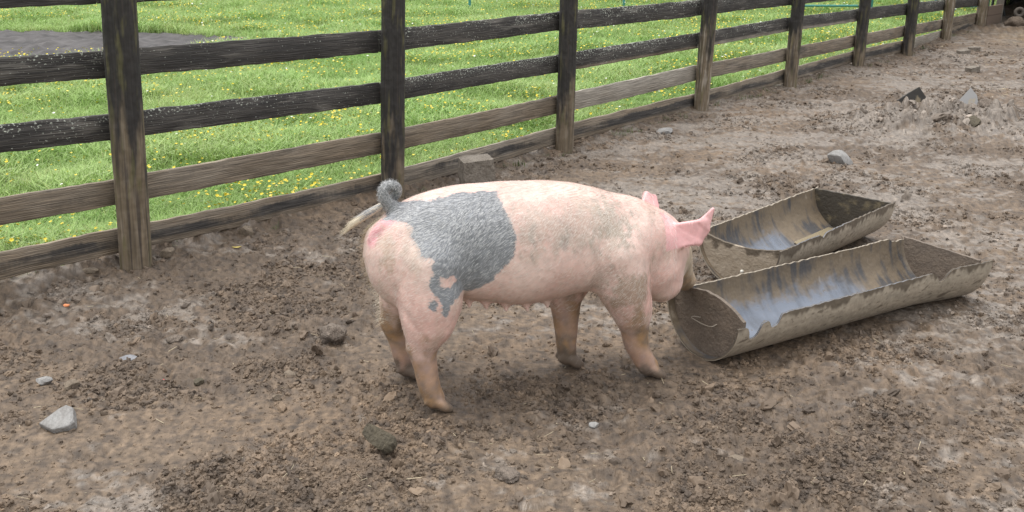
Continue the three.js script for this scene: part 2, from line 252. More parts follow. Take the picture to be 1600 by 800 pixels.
// ---------- fence ----------
const RAIL = [   // heights of the five boards above the yard at each post
  [1.335, 1.013, 0.744, 0.419, 0.167], [1.285, 0.952, 0.667, 0.361, 0.127], [1.235, 0.901, 0.610, 0.321, 0.082], [1.21, 0.883, 0.597, 0.318, 0.100], [1.15, 0.827, 0.565, 0.301, 0.065], [1.12, 0.800, 0.566, 0.287, 0.089], [1.09, 0.768, 0.527, 0.263, 0.102], [1.05, 0.731, 0.507, 0.265, 0.096], [0.96, 0.68, 0.421, 0.186, 0.041], [0.86, 0.60, 0.323, 0.111, 0.015]];
{
  const fence = thing('wooden_fence', 'weathered dark post and rail fence between the muddy yard and the meadow', 'fence');
  const DARK = [0.034, 0.031, 0.029], GREY = [0.085, 0.077, 0.069], MUD = [0.215, 0.168, 0.118], PALE = [0.36, 0.325, 0.275], LICH = [0.55, 0.58, 0.50];
  // share of mud on each rail, and spans whose boards are caked or washed otherwise
  const mudShare = [0.0, 0.02, 0.08, 0.62, 0.40];
  const special = { '3_3': [1, 0.92], '4_2': [0.20, 0.85], '5_2': [0.22, 0.9], '4_3': [0.7, 0.3], '6_3': [0.65, 0.25], '7_4': [0.8, 0.8], '3_2': [0.12, 0.1], '2_4': [0.55, 0.35] };
  function boardTex(i, k, W, Hh) {
    const sd = i * 13.7 + k * 5.3, [share, pale] = special[`${i}_${k}`] ?? [mudShare[k] + 0.15 * n2(sd, 2), 0.10 + 0.08 * (k > 2 && i > 3 ? 1 : 0)];
    return tex(W, Hh, (u, v) => {
      const x = u * 1.65, y = v * 0.13;
      const grain = n3(x * 5 + sd, y * 190, sd) + 0.6 * n3(x * 14, y * 420, sd + 4), blot = fbm(x * 3.2 + sd, y * 9, sd, 4);
      let c = mix3(DARK, GREY, clamp(0.35 + 1.1 * blot + 0.6 * grain)); c = mix3(c, [0.15, 0.138, 0.122], 0.75 * sstep(0.16, 0.42, fbm(x * 3.8 + sd + 7, y * 22, sd + 5, 5) + 0.12 * grain));
      // dried mud splashed up from the yard, thickest along the lower edge of the low boards and the upper edge of the lowest
      const drip = 0.06 * n3(x * 33 + sd, y * 9, sd) + 0.09 * n3(x * 80, y * 30, sd + 2) + 0.75 * fbm(x * 2.6 + sd, y * 14, sd + 9, 5);
      const edge = k === 4 ? Math.max(sstep(0.55, 1.0, v + 0.25 * drip), sstep(0.35, 0.0, v + 0.25 * drip)) * 0.55 : k === 2 ? sstep(0.5, 0, v + 0.3 * drip) * 0.5 : 0;
      const mm = sstep(0.36, 0.66, share + edge * (k === 2 ? (special[`${i}_${k}`] ? 1 : 0.2) : 1) + 0.55 * drip);
      c = mix3(c, mix3(MUD, PALE, clamp(pale + 0.5 * blot)), mm * (0.78 + 0.3 * grain));
      if (k < 3) { const l = 0.75 * n3(x * 95 + sd, y * 110, 3 + sd) + 0.5 * n3(x * 210, y * 230, sd) + 0.12 * n3(x * 9, y * 20, sd); const zone = (i < 2 ? 0.05 : 0.2) + (i < 2 ? 0.8 : 0.95) * sstep(0.35, 1, v) * sstep(-0.25, 0.2, n2(x * 2.2 + sd, 7 + sd) + (k === 1 && i >= 2 && i <= 3 ? 0.35 : 0)); c = mix3(c, LICH, sstep(0.66 - 0.36 * zone, 0.9 - 0.36 * zone, l + 0.15) * 0.8); }
      const g = 1 + 0.35 * grain; return [c[0] * g, c[1] * g, c[2] * g];
    });
  }
  const woodBump = tex(512, 128, (u, v) => 0.5 + 0.3 * tfbm(u, v * 1, 4, 2) + 0.35 * n3(u * 9, v * 34, 2) + 0.25 * n3(u * 22, v * 80, 5), false);
  for (let i = 0; i < POST.length - 1; i++) for (let k = 0; k < 5; k++) {
    const [ax, az] = POST[i], [bx, bz] = POST[i + 1], dx = bx - ax, dz = bz - az, L = Math.hypot(dx, dz), nx = dz / L, nz = -dx / L;   // n points to the meadow side
    const side = (nx * (fenceX(-8) - 2) + nz * 0) ; const off = 0.062, hb = (k === 0 ? 0.128 : 0.122) + 0.012 * n2(i * 3.1, k * 2.7), tk = 0.024;
    const ya = RAIL[i][k], yb = RAIL[i + 1][k], NX = 44, NY = 4, rr = rng(i * 31 + k), sag = (rr() - 0.5) * 0.012, P = [], UV = [], I = [], gapA = 0.004 + rr() * 0.004;
    const pt = (t, v, w) => { const s = gapA + (L - 2 * gapA) * t, x = ax + dx / L * s, z = az + dz / L * s, wob = 0.004 * n3(i * 5 + t * 6, k * 3, v * 2), top = hb * (v - 0.5) + (v > 0.9 ? 0.003 : v < 0.1 ? -0.003 : 0) * (n3(t * 14 + i * 9, k * 4.4, v * 9) + 0.5 * n3(t * 40, k * 3.3 + i, v * 5)) * 1.6; const round = (v === 0 || v === 1) ? 0.004 : 0; return [x - (w - (w > 0 ? round * Math.sign(1) : 0)) * 0 + nx * (off + (w ? tk - round : round) + wob), lerp(ya, yb, t) + sag * 4 * t * (1 - t) + top, z + nz * (off + (w ? tk - round : round) + wob)]; };
    const ring = [[0, 0], [0.06, 0], [0.5, 0], [0.94, 0], [1, 0], [1, 1], [0.94, 1], [0.5, 1], [0.06, 1], [0, 1]];
    for (let a = 0; a <= NX; a++) for (let q = 0; q <= ring.length; q++) { const [v, w] = ring[q % ring.length]; P.push(...pt(a / NX, v, w)); UV.push(a / NX, v * 0.98 + 0.01); }
    const S = ring.length + 1; for (let a = 0; a < NX; a++) for (let q = 0; q < ring.length; q++) { const o = a * S + q; I.push(o, o + 1, o + S, o + 1, o + S + 1, o + S); }
    for (const e of [0, NX]) { const o = e * S; for (let q = 1; q < ring.length - 1; q++) e ? I.push(o, o + q, o + q + 1) : I.push(o, o + q + 1, o + q); }
    let g = new THREE.BufferGeometry(); g.setAttribute('position', new THREE.Float32BufferAttribute(P, 3)); g.setAttribute('uv', new THREE.Float32BufferAttribute(UV, 2)); g.setIndex(I); g = toCreasedNormals(g, 0.7);
    const W = i < 4 ? 768 : 320, Hh = i < 4 ? 96 : 40;
    const b = mesh('board', g, std({ map: boardTex(i, k, W, Hh), bumpMap: woodBump, bumpScale: 0.006, roughness: 0.78 }), fence);
    if (special[`${i}_${k}`]?.[1] > 0.75) b.userData.label = 'board caked with pale dried mud';
  }
  // round posts, set in the mud
  const pr = [0.08, 0.075, 0.070, 0.064, 0.064, 0.062, 0.060, 0.062, 0.062, 0.072], lean = [0.03, 0.050, 0.042, 0.012, 0.03, 0.02, 0.012, 0.01, 0.0, 0.01];
  POST.forEach(([px, pz], i) => {
    const H = RAIL[i][0] + 0.16, g = new THREE.CylinderGeometry(1, 1, 1, 26, 36, false), p = g.attributes.position;
    for (let n = 0; n < p.count; n++) {
      const y = p.getY(n) + 0.5, a = Math.atan2(p.getZ(n), p.getX(n)), rr = Math.hypot(p.getX(n), p.getZ(n)), h = -0.14 + y * (H + 0.14);
      let R = pr[i] * (1.03 - 0.05 * y) * (1 + 0.05 * n3(Math.cos(a) * 1.3 + i * 7, Math.sin(a) * 1.3, h * 2.2) + 0.025 * n3(Math.cos(a) * 6, Math.sin(a) * 6 + i, h * 3)); R *= 1 - 0.05 * Math.pow(Math.abs(Math.cos(2 * a)), 6); R -= 0.006 * sstep(0.25, 0.5, n3(Math.cos(a) * 3.5 + i * 3, Math.sin(a) * 3.5, h * 0.9)); if (y > 0.985) R *= 0.93;
      p.setXYZ(n, Math.cos(a) * R * rr + lean[i] * h, h, Math.sin(a) * R * rr);
    }
    g.computeVertexNormals();
    const muddy = [0.5, 0.52, 0.18, 0.28, 0.5, 0.3, 0.12, 0.1, 0.7, 0.8][i], pale = [0.2, 0.2, 0.2, 0.3, 0.8, 0.5, 0.3, 0.3, 0.8, 0.8][i], sd = i * 9.1, big = i < 5;
    const t = tex(big ? 320 : 128, big ? 640 : 256, (u, v) => {
      const a = u * 6.283, cx = Math.cos(a) * 0.075, cz = Math.sin(a) * 0.075, h = -0.14 + v * (H + 0.14);
      const knot = Math.exp(-(((u - 0.27) * 7) ** 2 + ((h - (0.3 + 0.13 * Math.sin(sd))) * 9) ** 2)), gr = n3(((u + 0.175) % 1) * 46 + 1.6 * knot + sd, h * 3 + 2.6 * knot, sd) + 0.6 * n3(u * 110, h * 7, sd + 3);
      const dark = sstep(muddy - 0.15, muddy + 0.25, h + 0.75 * fbm(cx * 20 + sd, h * 3.4, cz * 20, 5) + 0.05 * gr);
      let c = mix3([0.155, 0.120, 0.080], [0.028, 0.025, 0.023], dark); c = mix3(c, [0.11, 0.10, 0.042], 0.6 * sstep(0.05, 0.35, fbm(cx * 30, h * 5 + sd, cz * 30 + 5, 4)));
      c = mix3(c, [0.30, 0.262, 0.215], pale * (1 - dark) * sstep(-0.05, 0.3, fbm(cx * 40 + 3, h * 6, cz * 40 + sd, 3))); c = mix3(c, [0.045, 0.035, 0.03], 0.7 * sstep(0.3, 0.55, n3(u * 30 + sd, h * 1.8, 4)) + 0.5 * knot * sstep(0, 0.4, gr));
      const k = 1 + 0.45 * gr; return [c[0] * k, c[1] * k, c[2] * k];
    });
    const o = mesh('post', g, std({ map: t, bumpMap: woodBump, bumpScale: 0.008, roughness: 0.85 }), fence); o.position.set(px, 0, pz);
  });
}
//@@OBJECTS
// ---------- troughs: lengths of plastic pipe cut in half ----------
{
  const MUDT = [0.375, 0.315, 0.245], WETM = [0.105, 0.082, 0.058], OCH = [0.185, 0.142, 0.094], BLUE = [0.135, 0.16, 0.205], DKB = [0.048, 0.050, 0.056];
  function trough(T, label, o) {
    const dx = T.b[0] - T.a[0], dz = T.b[1] - T.a[1], L = Math.hypot(dx, dz), r = T.r, th = 0.009, root = thing('feeding_trough', label, 'trough', 'half pipe troughs in the yard');
    root.position.set(T.a[0], -0.008, T.a[1]); root.rotation.y = Math.atan2(-dz, dx);
    // shell: x along the pipe, angle across it; the rim is ragged
    const NX = 200, NA = 40, P = [], UV = [], I = [];
    const rim = (x, s) => Math.PI / 2 * (1 + 0.008 * n3(x * 9 + o.seed, s * 3, 1) + 0.016 * n3(x * 40, s * 5, o.seed)) + o.rim(x / L, s, x);
    const grid = (R, inner) => { const base = P.length / 3; for (let i = 0; i <= NX; i++) { const x = L * i / NX, f0 = rim(x, -1), f1 = rim(x, 1); for (let j = 0; j <= NA; j++) {
      const v = j / NA, f = lerp(-f0, f1, v), fl = 1 + o.flare(i / NX), e = 0.002 * n3(x * 2 + o.seed, f * 2, 4) - 0.0012 * Math.abs(n3(x * 30, f * 8, 2)); P.push(x, r - (R + e) * fl * Math.cos(f), (R + e) * fl * Math.sin(f)); UV.push(i / NX, (inner ? 0.5 : 0) + 0.002 + 0.496 * clamp(0.5 + f / Math.PI / 1.06)); } } return base; };
    const a = grid(r, 0), b = grid(r - th, 1), S = NA + 1;
    for (let i = 0; i < NX; i++) { for (let j = 0; j < NA; j++) { const p = a + i * S + j, q = b + i * S + j; I.push(p, p + S, p + 1, p + 1, p + S, p + S + 1, q, q + 1, q + S, q + 1, q + S + 1, q + S); }
      for (const j of [0, NA]) { const p = a + i * S + j, q = b + i * S + j; j ? I.push(p, p + S, q, q, p + S, q + S) : I.push(p, q, p + S, q, q + S, p + S); } }
    for (const i of [0, NX]) for (let j = 0; j < NA; j++) { const p = a + i * S + j, q = b + i * S + j; i ? I.push(p, q, p + 1, q, q + 1, p + 1) : I.push(p, p + 1, q, q, p + 1, q + 1); }
    let g = new THREE.BufferGeometry(); g.setAttribute('position', new THREE.Float32BufferAttribute(P, 3)); g.setAttribute('uv', new THREE.Float32BufferAttribute(UV, 2)); g.setIndex(I); g = toCreasedNormals(g, 0.8);
    const wet = (x, f) => { const st = 0.5 * n3(x * 16 + o.seed, f * 1.3, 2) + 0.35 * n3(x * 42, f * 2.2, 5); return sstep(0.18, -0.34, Math.abs(f - o.wetAt) - o.wetW - 0.5 * fbm(x * 2.4 + o.seed, f * 1.5, 3, 3) - 0.45 * st - 0.25 * fbm(x * 30, f * 9, 2, 3)) * sstep(o.x0, o.x0 + 0.10, x / L + 0.1 * st) * sstep(o.x1, o.x1 - 0.10, x / L + 0.1 * st); };
    const map = tex(1024, 512, (u, v) => {
      const x = u * L, inn = v > 0.5, f = ((inn ? v - 0.5 : v) - 0.25) / 0.5 * Math.PI * 1.06, fine = fbm(x * 30 + o.seed, f * 8, 6, 3), blot = fbm(x * 4 + o.seed, f * 1.6, 9, 4);
      if (inn) {
        const st = n3(x * 20 + o.seed, f * 1.1, 7) + 0.6 * n3(x * 55, f * 2.4, 3); let c = mix3(OCH, WETM, clamp(0.5 + 0.9 * blot + 0.5 * fine)); c = mix3(c, DKB, sstep(0.0, 0.45, 0.55 * st + 0.7 * blot + 0.2 * sstep(1.2, 0.5, Math.abs(f))) * 0.85);
        c = mix3(c, MUDT, sstep(0.3, 0.6, -0.5 * st + 0.5 * fine) * 0.5); const w = wet(x, f); c = mix3(c, mix3(BLUE, DKB, clamp(0.12 + 0.9 * blot + 0.5 * st) * 0.75), w * 0.93); if (fine > 0.33) c = mix3(c, WETM, 0.6); return c;
      }
      const band = sstep(-0.06, 0.05, Math.abs(f) - 1.30 - o.band + 0.30 * fbm(x * 7 + o.seed, 2, 3, 4) + 0.12 * n3(x * 40, 1, 2)), spots = Math.max(sstep(0.24, 0.34, fbm(x * 11 + o.seed, f * 4 - x * 5, 12, 4)), 0.6 * sstep(0.35, 0.5, n3(x * 60, f * 14, 5)));
      let c = mix3(MUDT, [0.30, 0.265, 0.21], clamp(0.5 + blot)); c = mix3(c, WETM, Math.max(band * 0.92, spots * 0.75)); const k = 1 + 0.45 * fine; return [c[0] * k, c[1] * k, c[2] * k];
    });
    const rough = tex(512, 256, (u, v) => { const x = u * L, inn = v > 0.5, f = ((inn ? v - 0.5 : v) - 0.25) / 0.5 * Math.PI * 1.06; return inn ? 0.62 - 0.38 * wet(x, f) + 0.12 * fbm(x * 20, f * 6, 3, 2) : 0.82; }, false);
    const bump = tex(512, 256, (u, v) => { const x = u * L, inn = v > 0.5, f = ((inn ? v - 0.5 : v) - 0.25) / 0.5 * Math.PI * 1.06; const w = inn ? wet(x, f) : 0; return 0.5 + (1 - 0.8 * w) * (0.4 * fbm(x * 18, f * 6, 4, 4) + 0.2 * n3(x * 90, f * 18, 1)); }, false);
    mesh('shell', g, std({ map, roughnessMap: rough, roughness: 1, bumpMap: bump, bumpScale: 0.004 }), root);
    // end discs
    const capT = tex(256, 256, (u, v) => { const n = fbm(u * 6 + o.seed, v * 6, 4, 5), s = n3(u * 60, v * 60, 3); let c = mix3([0.175, 0.138, 0.106], [0.12, 0.096, 0.076], clamp(0.5 + 1.2 * n)); c = mix3(c, [0.20, 0.165, 0.125], sstep(0.2, 0.5, fbm(u * 9, v * 9 + o.seed, 1, 4)) * 0.6); const k = 1 + 0.3 * s; return [c[0] * k, c[1] * k, c[2] * k]; });
    const capTan = tex(256, 256, (u, v) => { const n = fbm(u * 6 + 3, v * 6, 4, 5); let c = mix3(MUDT, [0.26, 0.21, 0.15], clamp(0.5 + n)); c = mix3(c, WETM, sstep(-0.05, 0.05, v - 0.60 + 0.40 * fbm(u * 5 + 2, v * 3, 8, 4))); c = mix3(c, WETM, sstep(0.12, 0, v) * 0.8); return c; });
    const capWet = tex(128, 128, (u, v) => mix3([0.045, 0.038, 0.028], [0.16, 0.13, 0.08], sstep(0.05, 0.4, fbm(u * 5 + o.seed, v * 4, 6, 4))));
    for (const [x, bulge, m, lab] of o.caps) {
      const sh = new THREE.Shape(), R = r - th - 0.001; sh.moveTo(-R, 0); for (let i = 1; i <= 40; i++) { const f = -Math.PI / 2 + Math.PI * i / 40; sh.lineTo(R * Math.sin(f), -R * Math.cos(f)); }
      for (let i = 1; i < 24; i++) { const t = 1 - 2 * i / 24; sh.lineTo(R * t, bulge * (1 - t * t) + 0.004 * n3(t * 7, o.seed, x)); }
      const cg = new THREE.ExtrudeGeometry(sh, { depth: 0.010, bevelEnabled: true, bevelSize: 0.0006, bevelThickness: 0.002, bevelSegments: 1, curveSegments: 8 }); const uv = cg.attributes.uv, p = cg.attributes.position; for (let i = 0; i < p.count; i++) uv.setXY(i, (p.getX(i) + R) / (2 * R), (p.getY(i) + R) / (1.3 * R)); cg.rotateY(Math.PI / 2);
      const c = mesh('end_cap', cg, std({ map: m === 'tan' ? capTan : m === 'wet' ? capWet : capT, bumpMap: mudBump, bumpScale: 0.005, roughness: 0.8 }), root); c.position.set(x * L, r, 0); if (lab) c.userData.label = lab;
    }
    return root;
  }
  const t1 = trough(T1, 'long muddy half pipe trough at the pig\'s snout, nearer and longer of the two', { seed: 3.1, caps: [[0.022, 0.055, 'dark', 'brown muddy end disc with a bent wire'], [0.965, 0.0, 'dark']], band: 0.17, wetAt: -0.30, wetW: 0.66, x0: 0.0, x1: 0.74, flare: t => 0.10 * sstep(0.74, 1, t),
    rim: (t, s, x) => s > 0 ? -0.30 * Math.exp(-(((x - 0.085) / 0.028) ** 4)) - 0.20 * Math.exp(-(((x - 0.185) / 0.026) ** 4)) - 0.10 * sstep(0.24, 0.1, x) - 0.24 * Math.exp(-(((x - 1.13) / 0.035) ** 2)) : -0.10 * sstep(0.90, 0.97, t) - 0.05 * Math.exp(-(((x - 1.33) / 0.03) ** 4)) });
  const wire = new THREE.CatmullRomCurve3([V(0.004, 0.115, -0.03), V(-0.018, 0.116, -0.05), V(-0.022, 0.112, -0.055), V(-0.020, 0.108, -0.04), V(-0.018, 0.105, 0.02), V(-0.014, 0.110, 0.055), V(0.004, 0.118, 0.062)].map(p => V(p.x + 0.022, p.y + 0.035, p.z)));
  mesh('wire_handle', new THREE.TubeGeometry(wire, 30, 0.0022, 6), std({ color: rgb(0.24, 0.205, 0.165), roughness: 0.6 }), t1);
  const t2 = trough(T2, 'shorter muddy half pipe trough lying behind the long one', { seed: 8.7, caps: [[0.02, -0.03, 'tan', 'end disc smeared with tan mud'], [0.965, 0.0, 'wet', 'dark wet far end disc']], band: 0.14, wetAt: -0.30, wetW: 0.66, x0: 0.06, x1: 0.62, flare: t => 0,
    rim: (t, s) => s > 0 ? -0.10 * Math.exp(-(((t - 0.34) / 0.02) ** 2)) : 0 });
  mesh('bolt', new THREE.SphereGeometry(0.009, 10, 8), std({ color: rgb(0.6, 0.58, 0.52), roughness: 0.5 }), t2).position.set(0.018, 0.075, 0.02);
  // slurry left at the far end of the short one: a shallow pool
  const L2 = Math.hypot(T2.b[0] - T2.a[0], T2.b[1] - T2.a[1]), psh = new THREE.Shape(); for (let i = 0; i < 48; i++) { const a = i / 48 * 6.2832, q = 1 + 0.35 * fbm(Math.cos(a) * 1.6 + 5, Math.sin(a) * 1.6, 3, 3), x = Math.min(0.13, 0.24 * Math.cos(a) * q), z = clamp(0.16 * Math.sin(a) * q, -0.118, 0.118); i ? psh.lineTo(x, z) : psh.moveTo(x, z); } const pg = new THREE.ShapeGeometry(psh); pg.rotateX(-Math.PI / 2); mesh('slurry_pool', pg, std({ color: rgb(0.27, 0.225, 0.15), roughness: 0.12 }), t2).position.set(L2 * 0.82, 0.034, 0);
  // pieces of a broken trough sticking out of the mud heap
  function shard(pts, th, curve, color, label, pos, rot) { const sh = new THREE.Shape(pts.map(p => new THREE.Vector2(...p))), g0 = new THREE.ExtrudeGeometry(sh, { depth: th, bevelEnabled: true, bevelSize: 0.002, bevelThickness: 0.002, bevelSegments: 1 }); const p = g0.attributes.position; for (let i = 0; i < p.count; i++) { const x = p.getX(i); p.setZ(i, p.getZ(i) + curve * x * x + 0.006 * n3(x * 9, p.getY(i) * 9, 2)); } g0.computeVertexNormals(); boxUV(g0, 3);
    const t = tex(128, 128, (u, v) => { const n = tfbm(u, v, 5, 4, color[0] * 9) - 0.04; return mix3(color, [0.26, 0.21, 0.13], sstep(0.12, 0.3, n) * 0.6); }); const o = mesh('trough_fragment', g0, std({ map: t, roughness: 0.5 }), scene); o.position.set(...pos); o.rotation.set(...rot); return tag(o, label, 'fragment', 'broken trough pieces in the mud heap'); }
  shard([[-0.19, -0.08], [0.16, -0.10], [0.145, 0.055], [0.075, 0.155], [0, 0.115], [-0.10, 0.055]], 0.008, 0.5, [0.020, 0.018, 0.014], 'dark curved plastic shard sticking out of the pale mud heap', [3.20, 0.075, -8.46], [-0.12, 0.12, 0.02]);
  shard([[-0.085, 0.03], [0.03, -0.10], [0.095, -0.06], [0.085, 0.10], [0.045, 0.165]], 0.008, 0.4, [0.21, 0.205, 0.20], 'pale grey plastic shard standing in the mud heap', [3.57, 0.10, -8.24], [-0.5, -0.15, 0]);
}

// ---------- pig ----------
{
  const lut = (pts) => x => { if (x <= pts[0][0]) return pts[0].slice(1); const n = pts.length; if (x >= pts[n - 1][0]) return pts[n - 1].slice(1); let i = 0; while (x > pts[i + 1][0]) i++; const p0 = pts[Math.max(0, i - 1)], p1 = pts[i], p2 = pts[i + 1], p3 = pts[Math.min(n - 1, i + 2)], t = (x - p1[0]) / (p2[0] - p1[0]);
    return [1, 2, 3].map(k => { const m1 = (p2[k] - p0[k]) / (p2[0] - p0[0] || 1) * (p2[0] - p1[0]), m2 = (p3[k] - p1[k]) / (p3[0] - p1[0] || 1) * (p2[0] - p1[0]), t2 = t * t, t3 = t2 * t; return (2 * t3 - 3 * t2 + 1) * p1[k] + (t3 - 2 * t2 + t) * m1 + (-2 * t3 + 3 * t2) * p2[k] + (t3 - t2) * m2; }); };
  // trunk sections along the spine: x, back height, belly height, half width
  const sect = lut([[-0.545, 0.545, 0.525, 0.012], [-0.537, 0.585, 0.475, 0.050], [-0.520, 0.620, 0.425, 0.085], [-0.480, 0.652, 0.370, 0.122], [-0.430, 0.685, 0.350, 0.146], [-0.360, 0.718, 0.352, 0.164], [-0.250, 0.741, 0.360, 0.174], [-0.120, 0.747, 0.335, 0.182], [-0.050, 0.747, 0.320, 0.186], [0.020, 0.744, 0.318, 0.187], [0.120, 0.737, 0.328, 0.183], [0.200, 0.724, 0.342, 0.177], [0.320, 0.688, 0.335, 0.164], [0.430, 0.634, 0.325, 0.132], [0.480, 0.600, 0.350, 0.105], [0.520, 0.555, 0.390, 0.065], [0.545, 0.50, 0.46, 0.015]]);
  const chains = []; // each a run of tapered capsules, joined hard among themselves and blended into the trunk
  const link = (a, b) => ({ a, d: [b[0] - a[0], b[1] - a[1], b[2] - a[2]], ra: a[3], dr: b[3] - a[3], L2: (b[0] - a[0]) ** 2 + (b[1] - a[1]) ** 2 + (b[2] - a[2]) ** 2 });
  const chain = (pts, k) => {
    const P = []; for (let i = 0; i < pts.length - 1; i++) { const p0 = pts[Math.max(0, i - 1)], p1 = pts[i], p2 = pts[i + 1], p3 = pts[Math.min(pts.length - 1, i + 2)], n = pts.length > 2 ? 4 : 1; for (let q = 0; q < n; q++) { const t = q / n; P.push([0, 1, 2, 3].map(c => 0.5 * (2 * p1[c] + (p2[c] - p0[c]) * t + (2 * p0[c] - 5 * p1[c] + 4 * p2[c] - p3[c]) * t * t + (3 * p1[c] - p0[c] - 3 * p2[c] + p3[c]) * t * t * t))); } } P.push(pts[pts.length - 1]);
    const L = []; for (let i = 0; i < P.length - 1; i++) L.push(link(P[i], P[i + 1])); const lo = [9, 9, 9], hi = [-9, -9, -9]; for (const p of P) for (let c = 0; c < 3; c++) { lo[c] = Math.min(lo[c], p[c] - p[3] - k - 0.02); hi[c] = Math.max(hi[c], p[c] + p[3] + k + 0.02); } chains.push({ L, k, lo, hi });
  };
  const cap = (a, b, ra, rb, k = 0.03) => chain([[...a, ra], [...b, rb]], k);
  // hind near, hind far
  chain([[-0.335, 0.52, 0.085, 0.125], [-0.350, 0.40, 0.110, 0.105], [-0.366, 0.31, 0.128, 0.077], [-0.376, 0.232, 0.134, 0.047], [-0.371, 0.160, 0.137, 0.040], [-0.360, 0.090, 0.139, 0.0375], [-0.345, 0.045, 0.140, 0.037]], 0.024);
  cap([-0.385, 0.215, 0.135], [-0.412, 0.236, 0.134], 0.030, 0.019, 0.03); cap([-0.31, 0.40, 0.15], [-0.325, 0.32, 0.155], 0.055, 0.040, 0.05);
  chain([[-0.345, 0.52, -0.085, 0.125], [-0.375, 0.40, -0.110, 0.105], [-0.410, 0.30, -0.128, 0.070], [-0.430, 0.225, -0.134, 0.046], [-0.412, 0.150, -0.137, 0.040], [-0.400, 0.080, -0.139, 0.036], [-0.390, 0.045, -0.140, 0.036]], 0.05);
  cap([-0.435, 0.225, -0.135], [-0.460, 0.230, -0.135], 0.030, 0.018, 0.03);
  // fore near, fore far
  chain([[0.315, 0.50, 0.080, 0.118], [0.345, 0.39, 0.095, 0.100], [0.380, 0.29, 0.097, 0.076], [0.397, 0.215, 0.092, 0.054], [0.410, 0.145, 0.087, 0.045], [0.437, 0.085, 0.085, 0.039], [0.462, 0.045, 0.084, 0.038]], 0.024);
  chain([[0.280, 0.50, -0.080, 0.118], [0.235, 0.39, -0.092, 0.092], [0.200, 0.29, -0.090, 0.064], [0.198, 0.215, -0.085, 0.051], [0.200, 0.145, -0.082, 0.042], [0.201, 0.085, -0.080, 0.037], [0.204, 0.045, -0.080, 0.036]], 0.04);
  // cloven feet: two toes and two dew claws each
  const FEET = [[-0.345, 0.14, 0.30], [-0.390, -0.14, 0.05], [0.462, 0.084, 0.45], [0.204, -0.08, 0.1]];
  for (const [x, z, out] of FEET) for (const s of [-1, 1]) { chain([[x + 0.006, 0.042, z + s * 0.019, 0.022], [x + 0.030, 0.023, z + s * 0.026, 0.0195], [x + 0.046, 0.013, z + s * 0.025, 0.0150]], 0.004); cap([x - 0.022, 0.052, z + s * 0.018], [x - 0.034, 0.040, z + s * 0.020], 0.010, 0.006, 0.012); }
  // head, turned to the pig's left and lowered to the trough
  chain([[0.38, 0.52, 0.0, 0.145], [0.500, 0.485, -0.020, 0.118], [0.570, 0.43, -0.050, 0.094], [0.630, 0.365, -0.095, 0.066], [0.668, 0.315, -0.130, 0.050], [0.690, 0.283, -0.150, 0.043]], 0.035);
  cap([0.500, 0.40, 0.015], [0.530, 0.345, 0.000], 0.094, 0.083, 0.035); cap([0.530, 0.345, -0.06], [0.63, 0.290, -0.12], 0.07, 0.038, 0.04);
  cap([0.700, 0.276, -0.157], [0.706, 0.270, -0.161], 0.043, 0.041, 0.008);               // snout disc
  cap([0.615, 0.445, -0.02], [0.622, 0.440, -0.015], 0.022, 0.012, 0.03);                    // brow over the near eye
  // teats, tail, vulva
  for (const [x, z] of [[-0.145, 0.075], [-0.075, 0.075], [-0.205, 0.07], [0.0, 0.075], [0.075, 0.07], [-0.145, -0.075], [-0.075, -0.075], [0.0, -0.075], [0.075, -0.07]]) { const [, bo] = sect(x); cap([x, bo + 0.014, z], [x + 0.002, bo - 0.010, z + Math.sign(z) * 0.006], 0.013, 0.005, 0.018); }
  chain([[-0.415, 0.672, 0, 0.030], [-0.450, 0.700, 0.004, 0.021], [-0.470, 0.730, 0.006, 0.0185], [-0.468, 0.757, 0.004, 0.0175], [-0.446, 0.768, 0, 0.0165], [-0.424, 0.757, -0.008, 0.0155], [-0.422, 0.735, -0.018, 0.0145], [-0.440, 0.712, -0.028, 0.013], [-0.475, 0.690, -0.034, 0.012], [-0.515, 0.670, -0.034, 0.0135], [-0.555, 0.645, -0.034, 0.0125], [-0.583, 0.622, -0.034, 0.007], [-0.594, 0.607, -0.034, 0.0025]], 0.022);
  chain([[-0.448, 0.664, 0.034, 0.014], [-0.488, 0.640, 0.044, 0.019], [-0.520, 0.604, 0.042, 0.012]], 0.015);
  // ears: thin leaves
  const tris = []; const T = (a, b, c, t, k) => tris.push({ a: V(...a), b: V(...b), c: V(...c), t, k });
  T([0.535, 0.560, 0.045], [0.560, 0.495, 0.075], [0.628, 0.510, 0.100], 0.009, 0.022); T([0.535, 0.560, 0.045], [0.628, 0.510, 0.100], [0.640, 0.592, 0.112], 0.008, 0.012); T([0.628, 0.510, 0.100], [0.640, 0.592, 0.112], [0.655, 0.555, 0.112], 0.007, 0.01); T([0.625, 0.590, 0.108], [0.652, 0.565, 0.112], [0.667, 0.633, 0.115], 0.007, 0.01);
  T([0.475, 0.580, -0.085], [0.545, 0.545, -0.115], [0.525, 0.628, -0.150], 0.008, 0.02); T([0.545, 0.545, -0.115], [0.525, 0.628, -0.150], [0.560, 0.612, -0.155], 0.009, 0.012); T([0.545, 0.545, -0.115], [0.560, 0.612, -0.155], [0.568, 0.580, -0.140], 0.008, 0.012);
  const tri = new THREE.Triangle(), cp = V(0, 0, 0), pp = V(0, 0, 0);
  const smin = (a, b, k) => { const h = Math.max(k - Math.abs(a - b), 0) / k; return Math.min(a, b) - h * h * k * 0.25; };
  const CREASE = [[[-0.225, 0.37], [-0.262, 0.50], 0.013, 0.006], [[0.235, 0.38], [0.205, 0.53], 0.014, 0.006], [[0.470, 0.30], [0.492, 0.54], 0.012, 0.007], [[0.440, 0.34], [0.452, 0.50], 0.010, 0.004], [[-0.45, 0.40], [-0.40, 0.31], 0.012, 0.004]];
